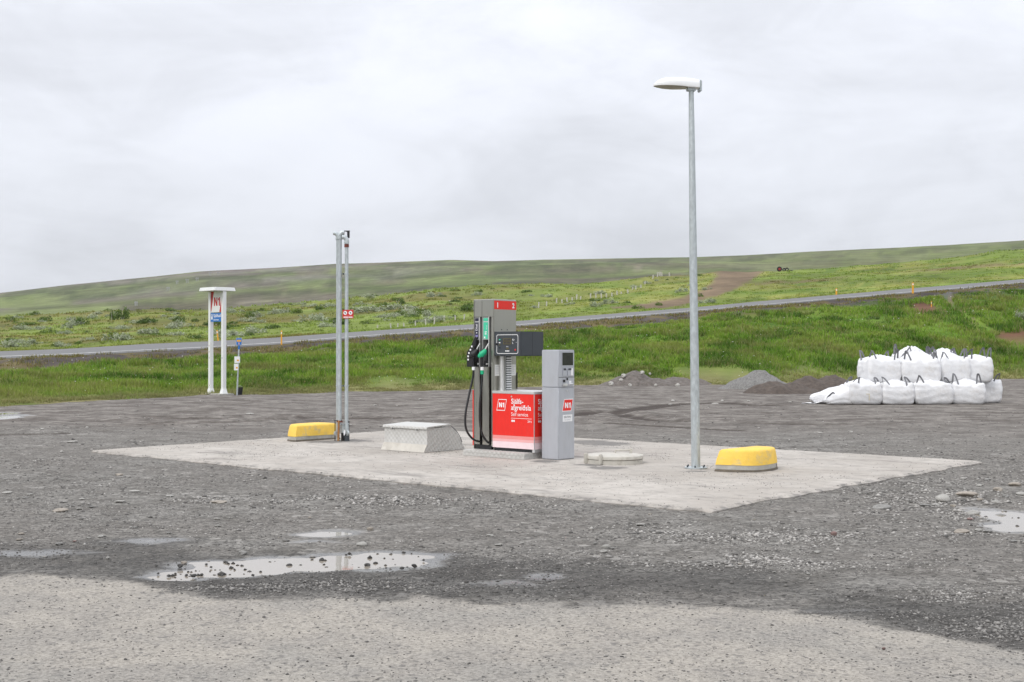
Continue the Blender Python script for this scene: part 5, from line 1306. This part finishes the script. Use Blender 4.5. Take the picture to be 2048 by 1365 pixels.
def flap():
    X = (1622 - 1024) / F * (Yb + .75)
    T = thing('bag_flap', 'loose flat white sheet lying on gravel at the tail of the slumped bags', 'sheet', (X, Yb + .75, gz), 0)
    n = 14; v = []; f = []
    for lay in (0, 1):
        for j in range(n):
            for i in range(n):
                a, b = i / (n - 1), j / (n - 1); x = -.28 + .62 * a; w = .05 + .24 * a; y = (b - .5) * 2 * w
                z = .012 + .03 * a + .022 * (math.sin(9 * a + 5 * b) * .5 + .5) + .09 * max(0, a - .6) - .008 * lay
                v.append((x, y, z))
    for lay in (0, 1):
        for j in range(n - 1):
            for i in range(n - 1):
                q = [lay * n * n + j * n + i, lay * n * n + j * n + i + 1, lay * n * n + (j + 1) * n + i + 1, lay * n * n + (j + 1) * n + i]; f.append(q if not lay else q[::-1])
    edge = [i for i in range(n)] + [j * n + n - 1 for j in range(1, n)] + [(n - 1) * n + i for i in range(n - 2, -1, -1)] + [j * n for j in range(n - 2, 0, -1)]
    for a, b in zip(edge, edge[1:] + edge[:1]): f.append([a, a + n * n, b + n * n, b])
    mesh_obj('sheet', v, f, M['bag'], T, smooth=True)
    tube('strap', [(-.02, -.12, .05), (.10, -.16, .03), (.2, -.19, .035)], .02, M['strap'], T, k=4, sect=STRAP, up=(0, 0, 1))
flap()

# ================================================================== HEAPS
M['heapdirt'] = mat('heap_dirt', (0.125, 0.108, 0.095), .95, 0, .35, 7, .03, 12, dirt=(0.25, 0.235, 0.22), dirt_amt=.6, dirt_scale=9)
M['heapgravel'] = mat('heap_gravel', (0.165, 0.16, 0.15), .95, 0, .4, 16, .03, 20, dirt=(0.36, 0.35, 0.33), dirt_amt=.8, dirt_scale=14)
M['heapsoil'] = mat('heap_soil', (0.088, 0.07, 0.058), .95, 0, .35, 6, .03, 10)
def heap(name, label, u, y, peaks, mt, sx, sy, seed, stones=0):
    X, Y = at(u, y, GZ); Y += sy * .5
    n = 46; v = []; f = []
    xs = np.linspace(-sx, sx, n); ys = np.linspace(-sy, sy, n); XX, YY = np.meshgrid(xs, ys)
    Z = np.zeros_like(XX)
    for px, py, r, h in peaks:
        q = np.hypot((XX - px) / r, (YY - py) / (r * .9)) + .25 * (fbm(XX * 1.7 + seed, YY * 1.7, seed, 3) - .5); Z = np.maximum(Z, h * np.clip(1.12 - q, 0, 1) ** .92)
    Z += (.14 * (fbm(XX * 3.5, YY * 3.5, seed + 3, 4) - .5) + .05 * (fbm(XX * 12, YY * 12, seed + 5, 2) - .5)) * np.clip(Z * 4, .0, 1)
    Z -= .06 * (1 - np.clip(Z * 6, 0, 1))
    idx = np.arange(n * n).reshape(n, n)
    o = np_mesh(name, np.stack([XX.ravel(), YY.ravel(), Z.ravel()], -1), np.stack([idx[:-1, :-1], idx[:-1, 1:], idx[1:, 1:], idx[1:, :-1]], -1).reshape(-1, 4), M[mt], None, smooth=True)
    o.location = (X, Y, GZ); tag(o, label, 'heap', 'heaps along the lot edge')
    return o, XX, YY, Z
heap('dirt_heap', 'stony brown dirt mound topped with pale cobbles at the grass edge', 1290, 772, [(-.4, 0, 1.25, .68), (.6, -.1, 1.0, .35), (1.7, .2, 1.1, .36), (-1.3, 0, .8, .25)], 'heapdirt', 3.1, 1.6, 5)
heap('gravel_heap', 'pointed heap of clean grey gravel at the grass edge', 1526, 779, [(0, 0, 1.35, .78), (-.8, .1, .9, .25)], 'heapgravel', 2.2, 1.7, 15)
heap('soil_heap', 'low dark brown soil heap in front of the gravel heap', 1568, 788, [(-.3, 0, 1.0, .48), (-.8, 0, .6, .3), (.5, .1, 1.0, .38)], 'heapsoil', 2.0, 1.3, 25)
heap('soil_heap', 'dark brown soil heap against the collapsed bulk bags', 1640, 785, [(-.3, 0, 1.15, .60), (.7, .3, 1.3, .62)], 'heapsoil', 2.6, 1.6, 35)
heap('soil_heap', 'thin dark soil ridge between the dirt mound and the lamp post', 1375, 770, [(-.5, 0, .9, .36), (.5, 0, .8, .26)], 'heapdirt', 1.9, 1.2, 45)
for u, y, w in ((1247, 752, 11), (1243, 762, 12), (1252, 759, 9), (1284, 746, 11), (1260, 771, 9), (1300, 748, 6), (1312, 771, 8), (1356, 772, 12), (1294, 763, 6), (1238, 767, 7), (1222, 768, 12)):
    d = 57.6; o = link(bpy.data.objects.new('cobble', STONE_ME.get((0, 0)) or list(STONE_ME.values())[0]))
    if u in (1356, 1222, 1312, 1260): d = 56.2
    s = w / F * d / 2; o.scale = (s, s, s * .8); o.location = ((u - 1024) / F * d, d, CAMZ + (700 - y) / F * d); o.rotation_euler = (0, 0, u)
    tag(o, 'pale cobble lodged in the stony dirt mound', 'stone', 'cobbles on the dirt mound')

# ================================================================== ROADSIDE THINGS
def tz(X, Y): return float(terrain(np.array([X]), np.array([Y]))[0])
def locate(u, y, d0, d1):
    """walk along a bearing until the terrain rises to that sight line"""
    d = np.linspace(d0, d1, 500); X = (u - 1024) / F * d; z = terrain(X, d); yy = 700 - (z - CAMZ) / d * F
    k = int(np.argmin(np.abs(yy - y))); return X[k], d[k], z[k]
def marker(u, d, h, lean, label, thin=.055):
    X = (u - 1024) / F * d; z = tz(X, d) - .15
    T = thing('marker_post', label, 'marker post', (X, d, z), 0, 'road marker posts'); T.rotation_euler = (0, lean, 0)
    rbox('post', -thin, thin, -.03, .03, 0, h + .15, M['orange'], T, .008); rbox('reflector', -thin * .7, thin * .7, -.034, -.031, h - .08, h + .06, M['white'], T, 0)
marker(563, road_near(563) - .9, .98, 0, 'slim orange road marker post on the bank behind the vent pipes', .045)
marker(437.5, road_near(437) + 8.9, 1.0, -.12, 'leaning orange road marker post seen between the white sign posts', .05)
marker(1673, road_near(1673) + 8.9, .85, 0, 'orange road marker post on the far verge near the dirt track', .075)
marker(1826, road_near(1826) - .9, 1.0, 0, 'pale orange road marker post on the near verge above the bulk bags', .085)
Xm, Ym, Zm = locate(1863, 620, 80, 112)
marker(1863, Ym, .72, 0, 'thin orange stake beside the bare reddish earth on the bank', .03)
def tyre(u, dd, r, w, rot, label, rim):
    d = 396 + dd; X = (u - 1024) / F * d; z = CAMZ + (700 - 543.5) / F * d
    T = thing('tyre', label, 'tyre', (X, d, z + (r if rot[0] else w / 2)), 0, 'discarded tractor tyres'); T.rotation_euler = rot
    bm = bmesh.new(); prof = [(r * .52, -w * .4), (r * .8, -w * .5), (r * .97, -w * .42), (r, -w * .2), (r, w * .2), (r * .97, w * .42), (r * .8, w * .5), (r * .52, w * .4)]; n = 30
    R = [[bm.verts.new((a * (1 + (.025 if i % 2 and a > r * .9 else 0)) * math.cos(2 * math.pi * i / n), a * math.sin(2 * math.pi * i / n), b)) for a, b in prof] for i in range(n)]
    m = len(prof)
    for i in range(n):
        for q in range(m): bm.faces.new((R[i][q], R[(i + 1) % n][q], R[(i + 1) % n][(q + 1) % m], R[i][(q + 1) % m]))
    bmesh.ops.recalc_face_normals(bm, faces=bm.faces); bm_obj('tread', bm, M['rubbertyre'], T, smooth=True, autosmooth=True)
    if rim: cyl('rim', (0, 0, -w * .3), (0, 0, w * .3), r * .52, M['tyrerim'], T, n=20)
tyre(1559, 0, .78, .5, (math.radians(86), 0, .1), 'large black tractor tyre with red rim standing on the field edge', True)
tyre(1568.5, .3, .55, .45, (math.radians(80), 0, .3), 'bare black tractor tyre standing next to the red-rimmed one', False)
tyre(1574, 1, .62, .45, (math.radians(75), 0, -.4), 'tilted black tractor tyre between upright and flat tyres', False)
tyre(1582.5, 0, .55, .42, (0, 0, 0), 'black tractor tyre lying flat at the end of the tyre row', False)

def fence(label, pts):
    first = locate(pts[0][0], pts[0][1], 120, 420)
    T = thing('wire_fence', label, 'fence', first, 0); tops = []
    for k, (u, y, hp) in enumerate(pts):
        X, d, z = locate(u, y, 112, 415); h = hp / F * d; l = random.uniform(-.12, .12)
        p = Vector((X, d, z)) - Vector(first)
        bm = bmesh.new(); add_cyl(bm, p + Vector((0, 0, -.2)), p + Vector((l * h, 0, h)), .00052 * d, None, 7); bm_obj('post', bm, M['wood'], T)
        tops.append(p + Vector((l * h * .8, 0, h * .8)))
    for fr in (1.0, .55):
        bm = bmesh.new()
        for a, b in zip(tops, tops[1:]):
            if (a - b).length < 60: add_cyl(bm, a - Vector((0, 0, (1 - fr) * .9)), b - Vector((0, 0, (1 - fr) * .9)), .008, None, 4, False)
        bm_obj('wire', bm, M['polegrey'], T)
fence('old wire fence on thin posts just behind the road near the pump', [(755, 658, 8), (782, 657, 10), (795, 656, 9), (808, 655, 9), (831, 653, 11), (852, 652, 14), (868, 650, 15), (888, 642, 10), (911, 643, 12), (928, 641, 12)])
fence('old wire fence of weathered posts climbing the moor towards the dirt track', [(1077, 615, 10), (1093, 613, 10), (1113, 607, 10), (1124, 606, 7), (1134, 605, 10), (1144.5, 604, 9), (1153, 599, 10), (1161, 599, 6), (1181, 597, 10), (1192, 597, 10), (1203, 596, 9), (1213, 596, 9), (1224, 595, 9), (1234, 589, 7), (1243, 589, 5), (1256, 587, 8), (1265, 580, 5), (1271.5, 580, 8), (1282, 576, 6), (1290, 569, 6), (1297, 563, 7), (1306, 557, 7), (1315, 553, 9), (1320, 553, 9), (1324, 553, 8), (1339, 551, 7)])
def power_pole(u, y, hp):
    X, d, z = locate(u, y, 1000, 2550); h = hp / F * d
    T = thing('power_pole', 'faint twin-leg timber power pole on the far hillside', 'power pole', (X, d, z - 1), 0, 'power poles on the far hill')
    for s in (-1, 1): cyl('leg', (s * h * .22, 0, 0), (s * h * .22, 0, h + 1), .45, M['polegrey'], T, n=6)
    rbox('crossarm', -h * .45, h * .45, -.3, .3, h * .86, h * .86 + .7, M['polegrey'], T, 0)
for u, y, hp in ((420, 551, 7), (436, 551, 7), (394, 563, 8), (374, 566, 8), (354, 568, 7), (336, 582, 8), (272, 611, 8)): power_pole(u, y, hp)

# ================================================================== VEGETATION
M['grass'] = attr_mat('grass_blades', 0.6, translucent=0.30, spec=0.25)
M['leaf'] = attr_mat('shrub_leaves', 0.65, translucent=0.25, spec=0.25)
def blades(name, P, H, W, lean, az, colr, material, label, cat, parent=None):
    """P (n,3) roots; bent blade = 3 triangles"""
    n = len(P); dx, dy = np.cos(az), np.sin(az); sx, sy = -dy, dx
    a2 = rng.random(n) * 6.283; wx, wy = np.cos(a2), np.sin(a2)
    l1, l2 = lean * .35, lean
    def pt(f, side, wd, l): return np.stack([P[:, 0] + dx * H * l + wx * W * side * wd, P[:, 1] + dy * H * l + wy * W * side * wd, P[:, 2] + H * f], -1)
    V = np.stack([pt(-.05, -.5, 1, 0 * lean), pt(-.05, .5, 1, 0 * lean), pt(.55, -.5, .75, l1), pt(.55, .5, .75, l1), pt(np.sqrt(np.maximum(.2, 1 - l2 ** 2 * .6)), 0, 0, l2)], 1)
    base = np.arange(n)[:, None] * 5
    Fc = np.concatenate([base + np.array([[0, 1, 3]]), base + np.array([[0, 3, 2]]), base + np.array([[2, 3, 4]])], 0)
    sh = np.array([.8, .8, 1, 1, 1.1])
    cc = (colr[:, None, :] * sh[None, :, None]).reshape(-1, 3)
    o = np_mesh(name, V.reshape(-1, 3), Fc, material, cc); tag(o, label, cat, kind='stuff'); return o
def grass_bank():
    r = np.random.default_rng(31)
    nt_ = 13500
    u = r.uniform(-330, 2380, nt_); uu = np.clip(u, -400, 2500)
    de = F * CAMZ / (C(uu, EDGE) - 700) - .6; db = road_near(uu) - (7 - 2 * np.clip(uu / 2048, 0, 1)) - 4.2 * (1 - .8 * np.clip(uu / 1400, 0, 1))
    s = r.random(nt_) ** 1.0; d = 1 / ((1 - s) / de + s / db)
    X = (u - 1024) / F * d
    nb = 26
    Xc = np.repeat(X, nb); Yc = np.repeat(d, nb); m = len(Xc)
    rad = np.repeat(r.uniform(.15, .45, nt_), nb) * np.sqrt(Yc / 50)
    a = r.random(m) * 6.283; q = np.sqrt(r.random(m)) * rad
    Xb = Xc + np.cos(a) * q; Yb_ = Yc + np.sin(a) * q * 1.2
    Z = terrain(Xb, Yb_)
    uB, ds = zone(Xb, Yb_); y = 700 - (Z - CAMZ) * F / Yb_
    fe = Yb_ - ds[2]
    # keep bare ground bare
    bare = inpoly_band(uB, y, PATHB) > -2.5
    for cu_, cy_, ru_, ry_ in ((1850, 620, 26, 8), (2044, 677, 58, 13)): bare |= ((uB - cu_) / ru_) ** 2 + ((y - cy_) / ry_) ** 2 < .9
    edge_ok = fe > -.9 + 1.6 * (fbm(Xb / 1.2, Yb_ / 1.2, 301, 3) - .5)
    keep = ~bare & edge_ok
    hgt = np.repeat(r.uniform(.6, 1.35, nt_), nb) * r.uniform(.55, 1.2, m)
    hz = fbm(Xb / 5, Yb_ / 5, 303, 3)
    H = hgt * (.13 + .29 * hz) * (.35 + .65 * sstep(.2, 5, fe)) * (.4 + .6 * sstep(-.5, -6, Yb_ - ds[3])) * np.sqrt(np.clip(Yb_ / 55, .8, 1.6))
    W = r.uniform(.018, .042, m) * np.clip(Yb_ / 55, .75, 1.9)
    lean = r.uniform(.1, .8, m); az = a + r.normal(0, .5, m)
    pal = np.array([(0.165, 0.30, 0.028), (0.12, 0.235, 0.02), (0.23, 0.345, 0.042), (0.07, 0.15, 0.014)])
    tone = np.repeat(np.clip((fbm(X / 2.2, d / 3.0, 305, 4) - .5) * 2.6 + .5 + r.normal(0, .2, nt_), 0, .999), nb)
    idx = (tone * 4).astype(int); c = pal[np.array([3, 1, 0, 2])[idx]]
    c = c * r.uniform(.68, 1.2, (m, 1))
    yel = sstep(.52, .66, fbm(Xb / 3.2, Yb_ / 3.6, 307, 4)) * .5; c = c * (1 - yel[:, None]) + np.array([.27, .27, .07]) * yel[:, None]
    brn = sstep(.56, .66, fbm(Xb / 1.6, Yb_ / 1.8, 309, 3)) * .4 * (r.random(m) < .6); c = c * (1 - brn[:, None]) + np.array([.23, .19, .08]) * brn[:, None]
    dry = np.clip((1 - sstep(.0, 3.4, fe)) * .7 + (r.random(m) < .14) * .7, 0, .9); c = c * (1 - dry[:, None]) + np.array([.29, .26, .12]) * dry[:, None]
    k = keep
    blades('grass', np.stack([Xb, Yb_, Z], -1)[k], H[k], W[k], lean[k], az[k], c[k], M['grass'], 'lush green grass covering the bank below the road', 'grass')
    # pale seed heads and small white flowers
    n = 900; u = r.uniform(-100, 2200, n); de = F * CAMZ / (C(u, EDGE) - 700) + .5; db = road_near(u) - 1
    s = r.random(n); d = 1 / ((1 - s) / de + s / db); X = (u - 1024) / F * d; keep = fbm(X / 4, d / 4, 311, 3) > .5; X, d = X[keep], d[keep]; n = len(X)
    S = r.uniform(.012, .03, n) * d / 60; col = np.where(r.random((n, 1)) < .6, np.array([[.62, .62, .55]]), np.array([[.42, .36, .14]]))
    o = stones_mesh('flower_heads', np.stack([X, d, terrain(X, d) + r.uniform(.2, .45, n)], -1), S, col, np.full(n, .7), M['stone']); tag(o, 'tiny white flower heads dotted in the bank grass', 'flowers', kind='stuff')
grass_bank()
def verge_weeds():
    r = np.random.default_rng(41); n = 30000
    u = r.uniform(-330, 2380, n); rn = road_near(u); w = 7 - 2 * np.clip(u / 2048, 0, 1)
    d = rn - w * r.random(n) - .5 + .3; X = (u - 1024) / F * d
    k = fbm(X / 1.4, d / 1.1, 401, 4) + .08 * (r.random(n) - .5) > .52; X, d = X[k], d[k]; n = len(X)
    H = r.uniform(.08, .26, n); W = r.uniform(.03, .06, n) * d / 90
    pal = np.array([(.20, .17, .045), (.13, .15, .03), (.17, .125, .05), (.24, .215, .09)]); c = pal[r.integers(0, 4, n)] * r.uniform(.85, 1.35, (n, 1))
    blades('verge_weeds', np.stack([X, d, terrain(X, d)], -1), H, W, r.uniform(.2, .9, n), r.random(n) * 6.283, c, M['grass'], 'sparse yellow-brown weeds on the stony road embankment', 'weeds')
verge_weeds()
def moor_cover():
    r = np.random.default_rng(51); nt_ = 9000; nb = 14
    u = r.uniform(-250, 2300, nt_); s = r.random(nt_); d0 = road_near(u) * 1.15 + 3; d = 1 / ((1 - s) / d0 + s / 415)
    X = (u - 1024) / F * d
    Xc = np.repeat(X, nb); Yc = np.repeat(d, nb); m = len(Xc); sc = Yc / 200
    a = r.random(m) * 6.283; q = np.sqrt(r.random(m)) * np.repeat(r.uniform(.3, 1.0, nt_), nb) * np.clip(sc, .5, 2)
    Xb, Yb_ = Xc + np.cos(a) * q, Yc + np.sin(a) * q * 1.5; Z = terrain(Xb, Yb_)
    uB, ds = zone(Xb, Yb_); y = 700 - (Z - CAMZ) * F / Yb_
    keep = (inpoly_band(uB, y, TRACK) < -4 * r.random(m)) & (Yb_ > ds[5] + 1)
    base = surface_color(Xb, Yb_, Z)
    lum = np.repeat(r.uniform(.95, 1.85, nt_), nb)[:, None] * r.uniform(.8, 1.2, (m, 1))
    c = np.clip(base * lum * np.array([1.05, 1.08, .9]), .01, .5)
    left = 1 - sstep(800, 1200, uB)
    H = r.uniform(.12, .42, m) * np.clip(sc, .6, 1.9) * (.55 + .45 * left); W = r.uniform(.07, .16, m) * np.clip(sc, .5, 2)
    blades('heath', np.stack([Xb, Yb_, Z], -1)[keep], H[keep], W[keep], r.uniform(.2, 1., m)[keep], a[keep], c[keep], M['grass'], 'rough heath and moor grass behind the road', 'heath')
moor_cover()

def shrub_mesh(seed, pal, nleaf, lsize):
    r = np.random.default_rng(seed); nc = r.integers(9, 15)
    cen = np.stack([r.uniform(-.75, .75, nc), r.uniform(-.75, .75, nc), r.uniform(.15, .62, nc)], -1)
    cen[:, 2] *= (1.05 - .6 * np.hypot(cen[:, 0], cen[:, 1])); rad = r.uniform(.2, .42, nc)
    k = r.integers(0, nc, nleaf); v = r.normal(size=(nleaf, 3)); v /= np.linalg.norm(v, axis=1)[:, None]
    P = cen[k] + v * rad[k][:, None] * (r.random(nleaf) ** .4)[:, None]; P[:, 2] = np.abs(P[:, 2])
    a = r.normal(size=(nleaf, 3)); a /= np.linalg.norm(a, axis=1)[:, None]; b = np.cross(a, r.normal(size=(nleaf, 3))); b /= np.linalg.norm(b, axis=1)[:, None]
    L = lsize * r.uniform(.6, 1.4, nleaf)[:, None]
    V = np.stack([P - a * L, P + b * L * .45, P + a * L, P - b * L * .45], 1).reshape(-1, 3)
    Fc = np.arange(nleaf * 4).reshape(-1, 4)
    c = np.array(pal)[r.integers(0, len(pal), nleaf)] * r.uniform(.7, 1.25, (nleaf, 1)) * np.repeat(r.uniform(.75, 1.2, nc)[k][:, None], 1, 1)
    o = np_mesh('foliage', V, Fc, M['leaf'], np.repeat(c, 4, axis=0)); me = o.data; bpy.data.objects.remove(o); return me
def stem_mesh(seed):
    r = random.Random(seed); bm = bmesh.new()
    for k in range(6):
        a = r.uniform(0, 6.28); l = r.uniform(.3, .6); add_cyl(bm, (0.05 * math.cos(a), .05 * math.sin(a), -.1), (l * math.cos(a), l * math.sin(a), r.uniform(.3, .6)), .03, .012, 5)
    me = bpy.data.meshes.new('stems'); bm.to_mesh(me); bm.free(); me.materials.append(M['wood']); return me
GREYW = [(.36, .40, .27), (.46, .49, .36), (.26, .31, .17)]; GREENW = [(.10, .165, .035), (.14, .215, .045), (.075, .13, .028)]; LIME = [(.14, .21, .04), (.10, .165, .03), (.18, .24, .06)]
SH = {'grey': [shrub_mesh(60 + i, GREYW, 620, .085) for i in range(4)], 'green': [shrub_mesh(70 + i, GREENW, 700, .085) for i in range(3)], 'lime': [shrub_mesh(80 + i, LIME, 620, .085) for i in range(3)]}
STEM = [stem_mesh(i) for i in range(3)]
def shrub(u, y, wpx, hpx, kind, label, group=None, dd=(112, 418)):
    X, d, z = locate(u, y, *dd); o = thing('shrub', label, 'shrub', (X, d, z - .1), random.uniform(0, 6.28), group)
    w = wpx / F * d * .5 / .95; h = hpx / F * d * 1.25
    for nm, me in (('foliage', random.choice(SH[kind])), ('stems', random.choice(STEM))):
        c = link(bpy.data.objects.new(nm, me), o); c.scale = (w, w * .9, h)
    return o
shrub(244, 639, 32, 26, 'green', 'tallest dark green bush on the moor, standing like a small tree')
shrub(223, 641, 10, 24, 'green', 'slim dark green bush next to the tree-like bush'); shrub(216, 630, 20, 14, 'lime', 'light green crown leaning beside the slim dark bush')
shrub(90, 644, 34, 14, 'green', 'dark green rounded bush on the moor skyline near its end')
shrub(163, 650, 32, 18, 'green', 'olive green bush backing a pale willow on the moor'); shrub(140, 657, 28, 16, 'grey', 'pale grey willow in front of the olive green bush')
shrub(60, 690, 42, 16, 'grey', 'dense silvery willow mound close behind the road')
shrub(360, 656, 50, 16, 'grey', 'broad silvery willow behind the white sign'); shrub(627, 645, 60, 24, 'grey', 'largest grey-green willow mound, beside the vent pipes')
shrub(740, 625, 80, 18, 'grey', 'long grey willow thicket beyond the small red warning sign'); shrub(822, 632, 34, 14, 'grey', 'round grey willow between vent pipes and pump'); shrub(856, 633, 30, 16, 'grey', 'whitish willow on the moor next to the round grey willow')
shrub(2048, 640, 46, 26, 'grey', 'whitish leafy willow on the bank above the bulk bags', None, (75, 115))
shrub(1745, 640, 36, 12, 'green', 'dark green clump in the bank grass above the bulk bags', None, (75, 115))
r_ = random.Random(77)
GN = {'grey': 'silvery willow', 'green': 'dark green shrub', 'lime': 'light green shrub'}
UB = ((380, 'short of the white sign'), (470, 'behind the white sign'), (660, 'between white sign and vent pipes'), (720, 'behind the vent pipes'), (940, 'between vent pipes and pump'), (1100, 'behind the pump'), (1320, 'near the climbing fence'), (9999, 'near the dirt track'))
for k in range(190):
    u = r_.uniform(-60, 1000) if k < 165 else r_.uniform(1000, 1420)
    rf = float(C(u, RFAR)); mo = float(C(u, MOOR)); s = r_.random(); y = rf - 5 - (rf - mo - 6) * s
    kind = r_.choices(('grey', 'green', 'lime'), (.48, .26, .26))[0]
    wp = r_.uniform(14, 54) * (1.15 - .55 * s) * (1 if u < 1000 else .7)
    lab = ('broad ' if wp > 34 else 'small ' if wp < 20 else 'mid-sized ') + GN[kind] + (' close behind the road ' if s < .33 else ' halfway up the moor ' if s < .7 else ' by the moor crest ') + next(t for q, t in UB if u < q)
    shrub(u, y, wp, wp * r_.uniform(.24, .42), kind, lab, GN[kind] + 's scattered over the moor')

# ================================================================== AIR
HAZE_DENSITY = 0.00004
hm = bpy.data.materials.new('air_haze'); hm.use_nodes = True
ht = hm.node_tree; ht.nodes.clear()
hv = ht.nodes.new('ShaderNodeVolumePrincipled'); hv.inputs['Color'].default_value = (0.93, 0.96, 1.0, 1); hv.inputs['Density'].default_value = HAZE_DENSITY
ho = ht.nodes.new('ShaderNodeOutputMaterial'); ht.links.new(hv.outputs[0], ho.inputs['Volume'])
o = rbox('haze', -5600, 5600, -5600, 5600, -2.4, 320, hm, None, 0); tag(o, 'thin pale haze filling the air over the whole valley', 'haze', kind='stuff')
